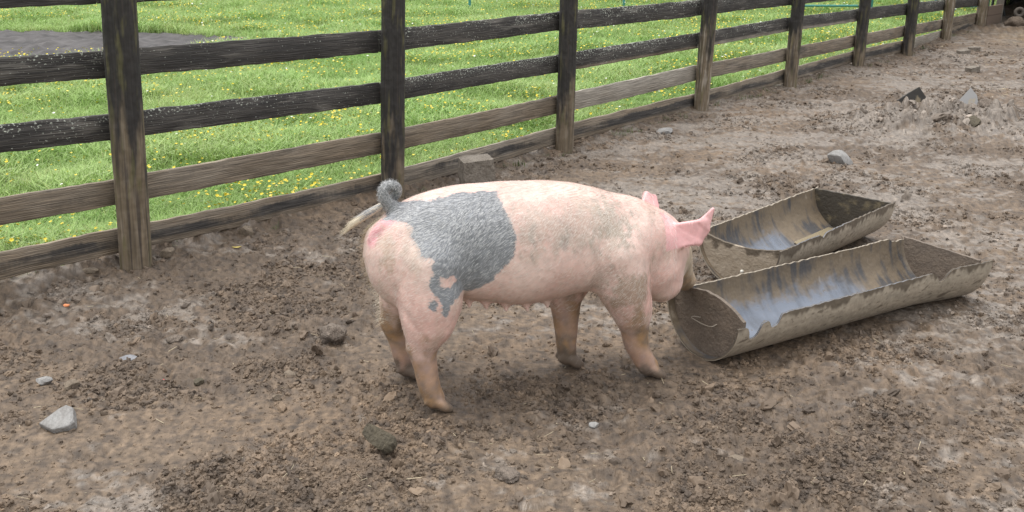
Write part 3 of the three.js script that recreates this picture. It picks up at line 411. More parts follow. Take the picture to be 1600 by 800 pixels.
  function field(x, y, z, s) {
    const [top, bot, hw] = s ?? sect(x), cy = (top + bot) / 2, b = Math.max((top - bot) / 2, 0.004), a = Math.max(hw, 0.004);
    const q = Math.pow(Math.pow(Math.abs(z) / a, 2.25) + Math.pow(Math.abs(y - cy) / b, 2.25), 1 / 2.25); let d = (q - 1) * Math.min(a, b); if (x < -0.545) d = Math.max(d, -0.545 - x + 0.001); if (x > 0.545) d = Math.max(d, x - 0.544);
    for (const { L, k, lo, hi } of chains) {
      if (x < lo[0] || x > hi[0] || y < lo[1] || y > hi[1] || z < lo[2] || z > hi[2]) continue; let m = 9;
      for (const p of L) {
        const ax = x - p.a[0], ay = y - p.a[1], az = z - p.a[2], yy = ax * p.d[0] + ay * p.d[1] + az * p.d[2], l2 = p.L2, rr = -p.dr, a2 = l2 - rr * rr; let e;
        if (a2 <= 1e-9) { const t = clamp(yy / l2), ex = ax - t * p.d[0], ey = ay - t * p.d[1], ez = az - t * p.d[2]; e = Math.sqrt(ex * ex + ey * ey + ez * ez) - p.ra - p.dr * t; }
        else { const zz = yy - l2, qx = ax * l2 - p.d[0] * yy, qy = ay * l2 - p.d[1] * yy, qz = az * l2 - p.d[2] * yy, x2 = qx * qx + qy * qy + qz * qz, y2 = yy * yy * l2, z2 = zz * zz * l2, kk = Math.sign(rr) * rr * rr * x2; e = Math.sign(zz) * a2 * z2 > kk ? Math.sqrt(x2 + z2) / l2 - p.ra - p.dr : Math.sign(yy) * a2 * y2 < kk ? Math.sqrt(x2 + y2) / l2 - p.ra : (Math.sqrt(x2 * a2 / l2) + yy * rr) / l2 - p.ra; }
        if (e < m) m = e;
      }
      if (m < d + k) d = smin(d, m, k);
    }
    if (x > 0.42 && y > 0.44) for (const t of tris) { tri.a = t.a; tri.b = t.b; tri.c = t.c; pp.set(x, y, z); tri.closestPointToPoint(pp, cp); const e = cp.distanceTo(pp) - t.t; if (e < d + t.k) d = smin(d, e, t.k); }
    if (d > 0.03 || d < -0.03) return d; const az = Math.abs(z); let gr = 0; if (az > 0.06) for (const [a, b, w, dp] of CREASE) { const t = clamp(((x - a[0]) * (b[0] - a[0]) + (y - a[1]) * (b[1] - a[1])) / ((b[0] - a[0]) ** 2 + (b[1] - a[1]) ** 2)), q = Math.hypot(x - lerp(a[0], b[0], t), y - lerp(a[1], b[1], t)) / w; if (q < 2.5) gr += dp * Math.exp(-q * q) * (0.3 + 0.7 * Math.sin(Math.PI * clamp(0.15 + 0.85 * t))); }
    return d + gr * sstep(0.06, 0.11, az) + 0.0026 * fbm(x * 11, y * 11, z * 11, 3);
  }
  // surface nets on a 5 mm grid
  const c = 0.005, x0 = -0.62, y0 = -0.015, z0 = -0.24, NX = 277, NY = 166, NZ = 96, F = new Float32Array(NX * NY * NZ), id = (i, j, k) => (k * NY + j) * NX + i;
  for (let i = 0; i < NX; i++) { const x = x0 + i * c, s = sect(x); for (let k = 0; k < NZ; k++) for (let j = 0; j < NY; j++) F[id(i, j, k)] = field(x, y0 + j * c, z0 + k * c, s); }
  const vid = new Int32Array(F.length).fill(-1), P = [], I = [], E = [[0, 1], [2, 3], [4, 5], [6, 7], [0, 2], [1, 3], [4, 6], [5, 7], [0, 4], [1, 5], [2, 6], [3, 7]];
  for (let k = 0; k < NZ - 1; k++) for (let j = 0; j < NY - 1; j++) for (let i = 0; i < NX - 1; i++) {
    const v = []; let m = 0; for (let q = 0; q < 8; q++) { const f = F[id(i + (q & 1), j + ((q >> 1) & 1), k + (q >> 2))]; v.push(f); if (f < 0) m |= 1 << q; } if (m === 0 || m === 255) continue;
    let sx = 0, sy = 0, sz = 0, n = 0; for (const [a, b] of E) if ((v[a] < 0) !== (v[b] < 0)) { const t = v[a] / (v[a] - v[b]); sx += lerp(a & 1, b & 1, t); sy += lerp((a >> 1) & 1, (b >> 1) & 1, t); sz += lerp(a >> 2, b >> 2, t); n++; }
    vid[id(i, j, k)] = P.length / 3; P.push(x0 + (i + sx / n) * c, y0 + (j + sy / n) * c, z0 + (k + sz / n) * c);
  }
  const quad = (a, b, d, e, flip) => { if (a < 0 || b < 0 || d < 0 || e < 0) return; flip ? I.push(a, d, b, b, d, e) : I.push(a, b, d, b, e, d); };
  for (let k = 1; k < NZ - 1; k++) for (let j = 1; j < NY - 1; j++) for (let i = 1; i < NX - 1; i++) {
    const f = F[id(i, j, k)] < 0;
    if (f !== F[id(i + 1, j, k)] < 0) quad(vid[id(i, j - 1, k - 1)], vid[id(i, j, k - 1)], vid[id(i, j - 1, k)], vid[id(i, j, k)], !f);
    if (f !== F[id(i, j + 1, k)] < 0) quad(vid[id(i - 1, j, k - 1)], vid[id(i, j, k - 1)], vid[id(i - 1, j, k)], vid[id(i, j, k)], f);
    if (f !== F[id(i, j, k + 1)] < 0) quad(vid[id(i - 1, j - 1, k)], vid[id(i, j - 1, k)], vid[id(i - 1, j, k)], vid[id(i, j, k)], !f);
  }
  const NV = P.length / 3, Nn = new Float32Array(P.length), C = new Float32Array(P.length);
  for (let i = 0; i < NV; i++) { const x = P[3 * i], y = P[3 * i + 1], z = P[3 * i + 2], e = 0.0025; let gx = field(x + e, y, z) - field(x - e, y, z), gy = field(x, y + e, z) - field(x, y - e, z), gz = field(x, y, z + e) - field(x, y, z - e); const l = Math.hypot(gx, gy, gz) || 1; Nn[3 * i] = gx / l; Nn[3 * i + 1] = gy / l; Nn[3 * i + 2] = gz / l; }
  // coat: pink skin, slate patch on the right ham, mud and dung stains
  const poly = [[-0.448, 0.680], [-0.426, 0.728], [-0.367, 0.757], [-0.283, 0.768], [-0.156, 0.767], [-0.092, 0.756], [-0.100, 0.729], [-0.092, 0.696], [-0.077, 0.651], [-0.063, 0.612], [-0.072, 0.562], [-0.088, 0.529], [-0.125, 0.499], [-0.147, 0.463], [-0.192, 0.435], [-0.229, 0.425], [-0.251, 0.439], [-0.279, 0.423], [-0.297, 0.409], [-0.304, 0.374], [-0.321, 0.371], [-0.327, 0.399], [-0.333, 0.436], [-0.358, 0.460], [-0.364, 0.488], [-0.352, 0.520], [-0.356, 0.549], [-0.338, 0.563], [-0.380, 0.575], [-0.392, 0.605], [-0.402, 0.627], [-0.393, 0.650], [-0.411, 0.667]];
  const hole = [[-0.331, 0.508], [-0.308, 0.497], [-0.278, 0.505], [-0.272, 0.482], [-0.296, 0.467], [-0.328, 0.474]];
  const inside = (pl, x, y) => { let r = false; for (let i = 0, j = pl.length - 1; i < pl.length; j = i++) { const [xi, yi] = pl[i], [xj, yj] = pl[j]; if ((yi > y) !== (yj > y) && x < (xj - xi) * (y - yi) / (yj - yi) + xi) r = !r; } return r; };
  const G2 = (x, y, cx, cy, sx, sy) => Math.exp(-(((x - cx) / sx) ** 2 + ((y - cy) / sy) ** 2));
  function patchAt(x, y, z) { const px = x + 0.007 * n3(x * 45, y * 45, 3) + 0.004 * n3(x * 110, y * 110, 6), py = y + 0.007 * n3(x * 45, y * 45, 9) + 0.004 * n3(x * 110, y * 110, 1); if (x < -0.415 && y > 0.665) return true; if (z < (x < -0.33 ? lerp(0.052, -0.01, sstep(-0.33, -0.40, x)) : 0.052) + 0.02 * n3(x * 30, 2, z * 30) + 0.012 * n3(x * 90, 5, 1)) return false; if (inside(hole, px, py)) return false; return inside(poly, px, py) || Math.hypot(px + 0.353, py - 0.412) < 0.016 || Math.hypot(px + 0.316, py - 0.388) < 0.014; }
  const va = V(-0.455, 0.662, 0.040), vb = V(-0.518, 0.606, 0.048), vl = new THREE.Line3(va, vb), vp = V(0, 0, 0), vq = V(0, 0, 0), segV = (x, y, z) => vl.closestPointToPoint(vp.set(x, y, z), true, vq).distanceTo(vp);
  function skin(x, y, z) {
    const b = fbm(x * 7, y * 7, z * 7, 4), f = n3(x * 60, y * 60, z * 60), g = fbm(x * 26, y * 26, z * 26, 3); let col = mix3([0.69, 0.44, 0.38], [0.77, 0.58, 0.51], clamp(0.5 + 1.3 * b)); col = mix3(col, [0.64, 0.375, 0.32], sstep(-0.02, 0.35, fbm(x * 4.5 + 5, y * 4.5, z * 4.5, 4)) * 0.6); col = mix3(col, [0.46, 0.37, 0.28], sstep(0.02, 0.36, fbm(x * 12 + 2, y * 6, z * 12, 5)) * 0.42); col = mix3(col, [0.40, 0.27, 0.20], sstep(0.42, 0.6, n3(x * 95, y * 95, z * 95)) * 0.35);
    const onTail = x < -0.425 && y > 0.683 || x < -0.40 && y > 0.712 || x < -0.47 && z < -0.02 && y > 0.6;
    if (onTail) return x < -0.468 && z < -0.022 ? [0.66, 0.58, 0.46] : [0.21, 0.215, 0.22];
    if (patchAt(x, y, z)) { const k = 0.9 + 0.4 * b + 0.3 * f; return [0.235 * k, 0.245 * k, 0.262 * k]; }
    // bare pink places
    const vul = sstep(1.6, 0.7, segV(x, y, z) / 0.026); col = mix3(col, [0.82, 0.36, 0.40], vul);
    if (x > 0.5 && y > 0.49 && (z > 0.03 || z < -0.09)) col = mix3(col, [0.84, 0.46, 0.47], 0.85);
    // stains with their own ragged edges
    const stain = (cx, cy, sx, sy, amt, c, fr = 24, lo = 0.25) => { const s = G2(x, y, cx, cy, sx, sy) * (z > -0.04 ? 1 : 0.3); if (s > 0.03) col = mix3(col, c, amt * sstep(lo, lo + 0.45, s * 0.85 + 0.8 * fbm(x * fr * 1.5, y * fr * 0.55, z * fr, 4) + 0.3 * n3(x * 90 + y * 30, y * 34, z * 50))); };
    stain(-0.010, 0.600, 0.032, 0.060, 0.55, [0.26, 0.24, 0.22], 40, 0.42); stain(0.100, 0.590, 0.030, 0.055, 0.55, [0.24, 0.22, 0.20], 40, 0.42); stain(0.280, 0.615, 0.085, 0.10, 0.6, [0.28, 0.25, 0.19], 30, 0.3); stain(0.12, 0.63, 0.34, 0.09, 0.45, [0.36, 0.31, 0.24], 22, 0.3);
    stain(-0.480, 0.580, 0.045, 0.090, 0.45, [0.34, 0.25, 0.13], 36, 0.35); stain(-0.460, 0.46, 0.03, 0.02, 0.5, [0.4, 0.26, 0.2], 50, 0.45); stain(0.250, 0.435, 0.06, 0.06, 0.4, [0.36, 0.25, 0.20], 20, 0.25); stain(0.365, 0.380, 0.10, 0.085, 0.75, [0.33, 0.245, 0.175], 17, 0.22); stain(0.40, 0.27, 0.05, 0.03, 0.55, [0.34, 0.24, 0.16], 17, 0.35);
    if (x > 0.5) { const fm = sstep(0.0, 0.45, (x - 0.585) * 6 - z * 1.2 + 0.7 * fbm(x * 30, y * 12, z * 30, 3)) * (y < 0.49 ? 1 : 0); col = mix3(col, [0.42, 0.35, 0.23], fm * 0.8); }
    // mud up the legs
    const far = z < 0 ? 0.10 : 0, fore = x > 0 ? 0.02 : 0, l1 = sstep(0.285 + far * 0.7 + fore, 0.16 + far * 0.7 + fore, y + 0.22 * fbm(x * 15, y * 8, z * 15, 4)); col = mix3(col, mix3([0.36, 0.215, 0.10], [0.19, 0.135, 0.09], clamp(0.5 + 2.2 * g)), l1 * (0.6 + 0.35 * sstep(-0.2, 0.2, b))); 
    const l2 = sstep(0.075 + far * 0.3, 0.03 + far * 0.3, y + 0.07 * fbm(x * 20, y * 10, z * 20, 3)); col = mix3(col, [0.12, 0.093, 0.07], l2 * 0.9);
    const k = 0.96 + 0.12 * f + 0.2 * g; return [col[0] * k, col[1] * k, col[2] * k];
  }
  for (let i = 0; i < NV; i++) C.set(skin(P[3 * i], P[3 * i + 1], P[3 * i + 2]).map(v => clamp(v)), 3 * i);
  const pg = new THREE.BufferGeometry(); pg.setAttribute('position', new THREE.Float32BufferAttribute(P, 3)); pg.setAttribute('normal', new THREE.BufferAttribute(Nn, 3)); pg.setAttribute('color', new THREE.BufferAttribute(C, 3)); pg.setIndex(I);
  const pig = thing('pig', 'pale pink pig with a slate grey patch on its rump, feeding at the long trough', 'pig'); pig.position.set(PIG.x, -0.006, PIG.z); pig.rotation.y = PIG.turn;
  mesh('body', pg, new THREE.MeshPhysicalMaterial({ vertexColors: true, roughness: 0.62, sheen: 0.25, sheenColor: rgb(1, 0.9, 0.85), sheenRoughness: 0.5 }), pig);
  // bristles lying along the skin, and longer ones on the tail
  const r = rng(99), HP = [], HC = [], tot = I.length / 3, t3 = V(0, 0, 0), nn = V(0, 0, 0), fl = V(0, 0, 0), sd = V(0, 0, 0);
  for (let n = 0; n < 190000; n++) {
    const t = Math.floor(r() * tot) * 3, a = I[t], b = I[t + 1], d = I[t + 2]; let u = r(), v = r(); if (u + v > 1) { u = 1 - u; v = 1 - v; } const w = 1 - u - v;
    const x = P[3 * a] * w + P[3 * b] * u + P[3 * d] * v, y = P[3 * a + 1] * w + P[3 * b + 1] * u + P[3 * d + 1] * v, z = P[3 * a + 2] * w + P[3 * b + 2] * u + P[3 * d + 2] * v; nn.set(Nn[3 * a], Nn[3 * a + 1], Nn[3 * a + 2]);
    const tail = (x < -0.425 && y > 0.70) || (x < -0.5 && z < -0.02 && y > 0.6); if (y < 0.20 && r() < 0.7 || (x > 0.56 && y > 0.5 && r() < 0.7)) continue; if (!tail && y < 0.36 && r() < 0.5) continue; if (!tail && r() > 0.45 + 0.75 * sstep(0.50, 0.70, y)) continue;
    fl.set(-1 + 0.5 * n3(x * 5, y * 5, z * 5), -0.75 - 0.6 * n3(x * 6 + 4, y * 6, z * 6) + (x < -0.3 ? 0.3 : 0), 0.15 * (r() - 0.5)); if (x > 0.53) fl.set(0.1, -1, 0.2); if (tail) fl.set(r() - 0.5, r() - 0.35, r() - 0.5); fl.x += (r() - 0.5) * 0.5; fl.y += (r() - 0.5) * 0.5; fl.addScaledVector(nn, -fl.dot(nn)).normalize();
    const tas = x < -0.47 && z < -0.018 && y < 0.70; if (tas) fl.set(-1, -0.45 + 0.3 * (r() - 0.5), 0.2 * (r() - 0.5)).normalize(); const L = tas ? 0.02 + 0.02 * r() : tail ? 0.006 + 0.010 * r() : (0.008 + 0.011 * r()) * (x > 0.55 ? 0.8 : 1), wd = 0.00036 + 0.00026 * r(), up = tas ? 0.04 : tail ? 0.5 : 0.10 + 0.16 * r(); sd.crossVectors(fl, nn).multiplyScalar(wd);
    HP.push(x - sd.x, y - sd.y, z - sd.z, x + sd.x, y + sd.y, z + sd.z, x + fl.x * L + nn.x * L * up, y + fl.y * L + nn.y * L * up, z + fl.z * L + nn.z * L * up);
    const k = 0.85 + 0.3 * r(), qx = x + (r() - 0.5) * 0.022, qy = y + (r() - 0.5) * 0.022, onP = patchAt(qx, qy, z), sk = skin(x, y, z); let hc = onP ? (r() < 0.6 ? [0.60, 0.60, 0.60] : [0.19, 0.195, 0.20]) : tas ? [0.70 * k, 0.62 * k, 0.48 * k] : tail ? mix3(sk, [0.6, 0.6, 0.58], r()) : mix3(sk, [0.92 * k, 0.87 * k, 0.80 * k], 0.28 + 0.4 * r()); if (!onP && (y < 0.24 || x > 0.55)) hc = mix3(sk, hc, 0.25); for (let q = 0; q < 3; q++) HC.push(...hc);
  }
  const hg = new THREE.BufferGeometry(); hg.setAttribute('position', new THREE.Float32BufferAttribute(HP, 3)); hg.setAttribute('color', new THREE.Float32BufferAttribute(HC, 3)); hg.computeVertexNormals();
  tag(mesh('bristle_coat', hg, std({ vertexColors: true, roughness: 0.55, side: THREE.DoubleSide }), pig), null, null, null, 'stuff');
}

// ---------- stones and litter on the mud ----------
{
  const stoneT = (base, alt, seed) => tex(128, 128, (u, v) => { const n = tfbm(u, v, 6, 5, seed), s = tfbm(u, v, 40, 2, seed + 3); const c = mix3(base, alt, clamp(0.5 + 1.3 * n)); const k = 1 + 0.5 * s; return [c[0] * k, c[1] * k, c[2] * k]; });
  const mats = { grey: std({ map: stoneT([0.27, 0.265, 0.255], [0.19, 0.18, 0.168], 1), bumpMap: mudBump, bumpScale: 0.006, roughness: 0.85 }), brown: std({ map: stoneT([0.105, 0.088, 0.058], [0.07, 0.06, 0.042], 4), bumpMap: mudBump, bumpScale: 0.01, roughness: 0.9 }), tan: std({ map: stoneT([0.25, 0.20, 0.14], [0.17, 0.135, 0.10], 7), bumpMap: mudBump, bumpScale: 0.008, roughness: 0.9 }), mud: std({ map: stoneT([0.20, 0.163, 0.132], [0.14, 0.113, 0.09], 9), bumpMap: mudBump, bumpScale: 0.02, roughness: 0.95 }), slate: std({ map: stoneT([0.22, 0.225, 0.24], [0.16, 0.16, 0.17], 12), roughness: 0.5 }), block: std({ map: stoneT([0.235, 0.205, 0.17], [0.165, 0.142, 0.115], 15), bumpMap: mudBump, bumpScale: 0.014, roughness: 0.95 }) };
  const stone = (name, label, cat, group, mat, x, z, sx, sy, sz, seed, rot = [0, 0, 0], sink = 0.35, rough = 0.22, flat = 7) => { const g = boxUV(lump(seed, sx, sy, sz, rough, 3, flat), 4), o = mesh(name, g, mats[mat]); o.position.set(x, yardH(x, z) + sy * (1 - sink) * 0.8, z); o.rotation.set(...rot); return tag(o, label, cat, group); };
  const SG = 'stones lying in the mud';
  // flat pale triangular stone
  { const sh = new THREE.Shape([[-0.055, -0.012], [-0.012, -0.040], [0.034, -0.032], [0.046, -0.020], [0.030, 0.040], [0.012, 0.048], [-0.008, 0.040]].map(p => new THREE.Vector2(...p))), g = new THREE.ExtrudeGeometry(sh, { depth: 0.028, bevelEnabled: true, bevelSize: 0.006, bevelThickness: 0.006, bevelSegments: 2 }); g.rotateX(-Math.PI / 2); const p = g.attributes.position; for (let i = 0; i < p.count; i++) p.setY(i, p.getY(i) + 0.006 * n3(p.getX(i) * 40, 2, p.getZ(i) * 40)); g.computeVertexNormals(); boxUV(g, 4); const o = mesh('stone', g, mats.grey); o.position.set(-1.485, yardH(-1.485, -3.13) + 0.0, -3.13); o.rotation.set(0.42, 0.1, 0.06); tag(o, 'pale grey triangular stone tilted on the mud at the lower left', 'stone', SG); }
  stone('stone', 'dark brown wedge shaped stone in front of the pig\'s hind feet', 'stone', SG, 'brown', -0.41, -2.93, 0.062, 0.046, 0.036, 21, [0.1, -0.45, -0.35], -0.45);
  stone('stone', 'small grey stone near the left edge, beside a tan stone', 'stone', SG, 'grey', -1.69, -3.47, 0.034, 0.018, 0.024, 22);
  stone('stone', 'small tan stone near the left edge, beside a grey one', 'stone', SG, 'tan', -1.575, -3.43, 0.030, 0.022, 0.025, 23);
  stone('stone', 'flat bluish slate stone left of the pig', 'stone', SG, 'slate', -1.46, -3.66, 0.042, 0.009, 0.034, 24, [0.28, 0.3, 0.1], 0.1);
  stone('mud_clod', 'large rounded brown mud clod left of the pig\'s hind legs', 'clod', null, 'mud', -0.70, -3.83, 0.052, 0.042, 0.045, 25, [0, 0.5, 0], 0.35, 0.5, 0);
  stone('stone', 'small brown stone between the large clod and the tan pebble', 'stone', SG, 'tan', -0.81, -3.52, 0.022, 0.016, 0.02, 26); stone('stone', 'cream pebble left of the nearest hind hoof', 'stone', SG, 'tan', -0.815, -3.32, 0.018, 0.014, 0.016, 27); stone('stone', 'small brown stone left of centre on bare mud', 'stone', SG, 'brown', -1.128, -3.46, 0.02, 0.014, 0.018, 28);
  stone('mud_clod', 'pale flattened mud clod at the bottom centre', 'clod', null, 'mud', -0.015, -2.81, 0.034, 0.018, 0.040, 29, [0, 0.7, 0], 0.5, 0.5, 0); stone('stone', 'yellowish stone half sunk in mud at the lower right', 'stone', SG, 'tan', 0.695, -2.91, 0.036, 0.017, 0.03, 30, [0, 0.4, 0.1], 0.5);
  stone('stone', 'grey angular stone alone on the mud behind the shorter trough', 'stone', SG, 'grey', 2.17, -6.80, 0.095, 0.055, 0.075, 31, [0, 0.3, -0.1], 0.25, 0.2, 9); stone('stone', 'flat grey stone at the foot of the fence beyond the third post', 'stone', SG, 'grey', 1.14, -7.80, 0.072, 0.034, 0.06, 32, [0, 1, 0], 0.3);
  stone('stone', 'small grey pebble on the mud below the pig\'s belly', 'stone', SG, 'grey', 0.272, -3.145, 0.017, 0.012, 0.015, 33); stone('stone', 'pale lump of stone under the fence board between the first posts', 'stone', SG, 'tan', -1.37, -5.20, 0.045, 0.035, 0.035, 34); stone('stone', 'tan stone beside the foot of the leftmost post', 'stone', SG, 'tan', -1.66, -4.84, 0.04, 0.026, 0.03, 35, [0, 0.5, 0]); stone('stone', 'long low stone under the bottom board at far left', 'stone', SG, 'tan', -1.95, -4.62, 0.05, 0.017, 0.025, 36); stone('stone', 'small round stone left of the pig beyond the slate', 'stone', SG, 'mud', -1.338, -3.87, 0.034, 0.02, 0.026, 37);
  stone('stone', 'brown lump at the back of the mud heap beside the pale shard', 'stone', SG, 'mud', 3.72, -8.25, 0.08, 0.07, 0.07, 38, [0, 0, 0], 0.3, 0.5, 0); stone('stone', 'dark brown lump at the front of the mud heap', 'stone', SG, 'brown', 3.42, -7.75, 0.075, 0.055, 0.06, 39, [0, 1, 0], 0.3, 0.4, 4);
  // building block against the fence
  { const g = new THREE.BoxGeometry(0.195, 0.19, 0.15, 14, 12, 11); const p = g.attributes.position; for (let i = 0; i < p.count; i++) { const x = p.getX(i), y = p.getY(i), z = p.getZ(i), k = Math.max(0, Math.abs(x) / 0.0975 + Math.abs(y) / 0.075 + Math.abs(z) / 0.085 - 1.9) * 0.05; const n = 0.010 * fbm(x * 14, y * 14, z * 14, 3); p.setXYZ(i, x * (1 - k) + n, y * (1 - k) + n * 0.7, z * (1 - k) - n); } g.computeVertexNormals(); boxUV(g, 3); const o = mesh('stone_block', g, mats.block); o.position.set(-0.215, 0.085, -6.24); o.rotation.set(0.03, 0.28, 0.05); tag(o, 'squared stone block standing against the lowest board behind the pig\'s back', 'block'); }
  const brick = (x, z, ry, label) => { const g = new THREE.BoxGeometry(0.13, 0.055, 0.08, 5, 3, 4); const p = g.attributes.position; for (let i = 0; i < p.count; i++) p.setXYZ(i, p.getX(i) + 0.006 * n3(p.getX(i) * 30 + x, p.getY(i) * 30, p.getZ(i) * 30), p.getY(i) + 0.006 * n3(p.getX(i) * 30, p.getY(i) * 30 + x, 3), p.getZ(i)); g.computeVertexNormals(); boxUV(g, 4); const o = mesh('brick', g, mats.block); o.position.set(x, yardH(x, z) + 0.012, z); o.rotation.set(0.05, ry, 0.08); tag(o, label, 'brick', 'loose bricks in the far yard'); };
  brick(5.142, -12.14, 0.2, 'loose brick in the far yard, left of the pair'); brick(5.371, -12.40, -0.3, 'loose brick in the far yard, right and rear of the pair'); brick(4.712, -10.85, 0.5, 'loose brick alone in the far yard, nearest of the three');
  const bit = (name, label, color, x, z, s, seed) => { const o = mesh(name, lump(seed, s, s * 0.5, s * 0.6, 0.3, 2, 4), std({ color, roughness: 0.7 })); o.position.set(x, yardH(x, z) + s * 0.35, z); o.rotation.y = seed; tag(o, label, 'scrap'); };
  bit('orange_scrap', 'tiny orange scrap on the mud at the left below the fence', rgb(0.75, 0.28, 0.12), -1.925, -4.25, 0.016, 51); bit('red_scrap', 'tiny red scrap on the mud left of the pig', rgb(0.62, 0.10, 0.12), -1.262, -3.48, 0.012, 52);
  { const sh = new THREE.Shape(); sh.moveTo(-0.024, 0); sh.quadraticCurveTo(0, 0.011, 0.024, 0); sh.quadraticCurveTo(0, -0.011, -0.024, 0); const g = new THREE.ExtrudeGeometry(sh, { depth: 0.0008, bevelEnabled: false, curveSegments: 8 }); const p = g.attributes.position; for (let i = 0; i < p.count; i++) p.setZ(i, p.getZ(i) + 8 * p.getX(i) ** 2); g.rotateX(-Math.PI / 2); g.computeVertexNormals(); const o = mesh('fallen_leaf', g, std({ color: rgb(0.62, 0.50, 0.12), roughness: 0.6 })); o.position.set(-1.371, yardH(-1.371, -5.0) + 0.012, -5.0); o.rotation.y = 0.2; tag(o, 'small yellow leaf lying on the mud near the fence', 'leaf'); }
}

// ---------- pipe hurdles in the meadow ----------
{
  const teal = std({ color: rgb(0.055, 0.25, 0.22), roughness: 0.45 }), dark = std({ color: rgb(0.03, 0.035, 0.035), roughness: 0.5 });
  const bar = (a, b, r) => { const g = new THREE.CylinderGeometry(r, r, a.distanceTo(b), 10); g.applyQuaternion(new THREE.Quaternion().setFromUnitVectors(V(0, 1, 0), b.clone().sub(a).normalize())); const m = a.clone().add(b).multiplyScalar(0.5); g.translate(m.x, m.y, m.z); return g; };
  const hurdle = (x0, x1, z, y0, label, m = teal) => { const h = thing('pipe_hurdle', label, 'hurdle', 'green pipe hurdles in the meadow'), w = x1 - x0; h.position.set(x0, -0.04, z); const H = 1.1; for (const x of [0, w]) { mesh('upright', bar(V(x, 0, 0), V(x, H, 0), 0.022), m, h); const f = new THREE.BoxGeometry(0.06, 0.025, 0.30); const o = mesh('foot', f, m, h); o.position.set(x, 0.014, 0); } for (let k = 0; k < 5; k++) mesh('rail', bar(V(0.02, y0 + k * (H - y0 - 0.02) / 4, 0), V(w - 0.02, y0 + k * (H - y0 - 0.02) / 4, 0), 0.017), m, h); return h; };
  hurdle(-0.68, 1.80, -17.4, 0.42, 'green pipe hurdle at the top edge of the meadow, left of the fourth post'); hurdle(4.42, 5.43, -16.5, 0.17, 'green pipe hurdle standing between the fifth and sixth posts'); hurdle(5.52, 6.50, -16.6, 0.40, 'green pipe hurdle seen between the sixth and eighth posts'); hurdle(6.72, 7.22, -16.4, 0.17, 'narrow green pipe hurdle nearest the shed');
  const s = thing('iron_stake', 'dark iron stake with a leaning brace beside the shed', 'stake'); s.position.set(7.0, 0, -15.75); mesh('stake_post', bar(V(0, -0.05, 0), V(0, 1.2, 0), 0.02), dark, s); mesh('brace', bar(V(0.22, 0.05, -0.05), V(0.03, 0.6, 0), 0.016), dark, s);
}

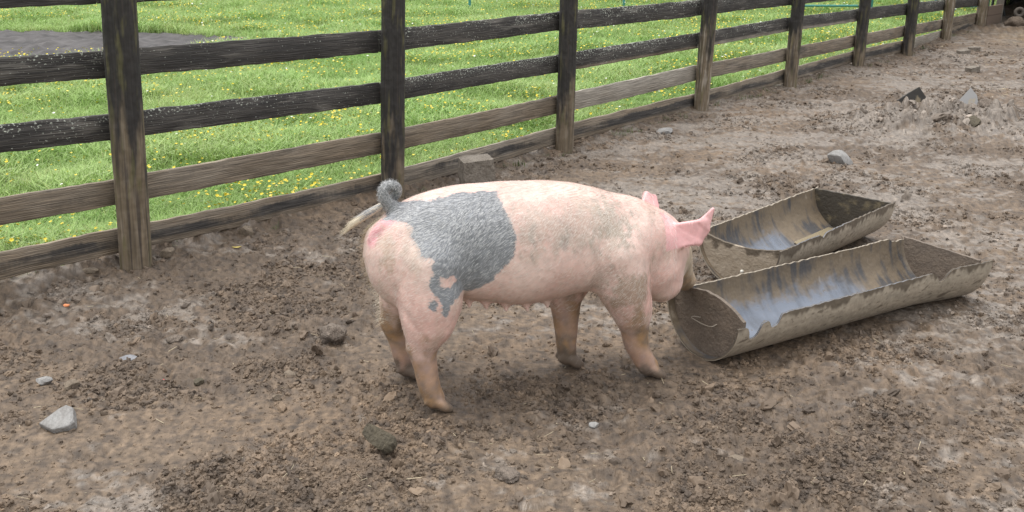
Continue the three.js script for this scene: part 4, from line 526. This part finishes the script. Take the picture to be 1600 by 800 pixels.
// ---------- open shed at the far end ----------
{
  const wood = std({ map: tex(128, 256, (u, v) => { const g = n3(u * 40, v * 3, 2) + 0.5 * n3(u * 90, v * 6, 4); const c = mix3([0.16, 0.14, 0.115], [0.07, 0.062, 0.052], clamp(0.5 + 0.7 * g)); return c; }), roughness: 0.9 }), shadeWood = std({ color: rgb(0.03, 0.027, 0.025), roughness: 0.95 }), tin = std({ color: rgb(0.25, 0.26, 0.27), metalness: 0.5, roughness: 0.6 });  // near-black boards and floor: interior darkness put into the colour
  const sh = thing('open_shed', 'dark open fronted timber shed at the far end of the fence', 'shed'); sh.position.set(SHED.x, 0, SHED.z); sh.rotation.y = SHED.turn;
  const W = 6, D = 4, H = 2.5, bx = (n, w, h, d, x, y, z, m) => { const o = mesh(n, boxUV(new THREE.BoxGeometry(w, h, d), 1.2), m, sh); o.position.set(x, y, z); return o; };
  bx('corner_post', 0.10, H, 0.10, 0, H / 2 - 0.1, 0, wood).userData.label = 'pale weathered corner post'; bx('corner_post', 0.12, H, 0.12, W, H / 2 - 0.1, 0, wood); for (let k = 0; k < 12; k++) bx('wall_board', 0.03, H, D / 12 - 0.001, -0.02, H / 2 - 0.1, -0.09 - D / 12 * (k + 0.5), shadeWood); for (let k = 0; k < 18; k++) bx('wall_board', W / 18 - 0.001, H, 0.03, W / 18 * (k + 0.5), H / 2 - 0.1, -D - 0.12, shadeWood); for (let k = 0; k < 12; k++) bx('wall_board', 0.03, H, D / 12 - 0.008, W + 0.02, H / 2 - 0.1, -0.09 - D / 12 * (k + 0.5), shadeWood);
  bx('lintel', W + 0.14, 0.18, 0.12, W / 2, H - 0.01, 0, wood); const rf = bx('roof', W + 0.6, 0.06, D + 0.9, W / 2, H + 0.22, -D / 2, tin); rf.rotation.x = -0.05;
  for (let k = 0; k < 15; k++) bx('wall_board', 0.31, H, 0.03, 1.28 + 0.316 * (k + 0.5), H / 2 - 0.1, -0.02, wood); bx('added_door_post', 0.12, H, 0.12, 1.2, H / 2 - 0.1, 0, wood); bx('floor', W - 0.1, 0.03, D, W / 2, -0.02, -D / 2 - 0.05, shadeWood);  // front boards and door post added, out of view, to darken the interior
  // low solid panel closing the gap between the last post and the shed
  const pn = thing('board_panel', 'low brown board panel closing the gap between the last post and the shed', 'panel'); const [ex, ez] = POST[9]; pn.position.set(ex + 0.07, 0, ez); const L = Math.hypot(6.93 - ex - 0.07, -15.3 - ez); pn.rotation.y = Math.atan2(15.3 + ez, 6.93 - ex - 0.07); for (let k = 0; k < 2; k++) { const o = mesh('panel_board', boxUV(new THREE.BoxGeometry(L, 0.125, 0.03), 1.2), std({ color: rgb(0.15, 0.112, 0.085), roughness: 0.95 }), pn); o.position.set(L / 2, 0.07 + 0.129 * k, 0.003 * k); }
  const lumps = [[7.02, -14.98, 0.15, 0.085, 'heap of brown dirt at the shed opening beside the corner post'], [7.32, -14.85, 0.14, 0.06, 'low pale dirt heap in the shed opening, right of the larger heap']]; lumps.forEach(([x, z, s, h, l], i) => { const o = mesh('dirt_heap', boxUV(lump(70 + i, s, h, s * 0.8, 0.4, 3, 0), 2), std({ color: i ? rgb(0.17, 0.138, 0.10) : rgb(0.12, 0.092, 0.068), bumpMap: mudBump, bumpScale: 0.02, roughness: 0.95 })); o.position.set(x, yardH(x, z) + h * 0.35, z); tag(o, l, 'dirt heap'); });
  const tg = new THREE.TorusGeometry(0.050, 0.024, 12, 24), ty = mesh('rubber_ring', tg, std({ color: rgb(0.10, 0.085, 0.07), roughness: 0.8 })); ty.position.set(7.13, 0.165, -15.16); ty.rotation.y = -0.3; tag(ty, 'small round brown ring standing in the dark shed opening', 'ring');
}
//@@END
renderer.render(scene, camera);
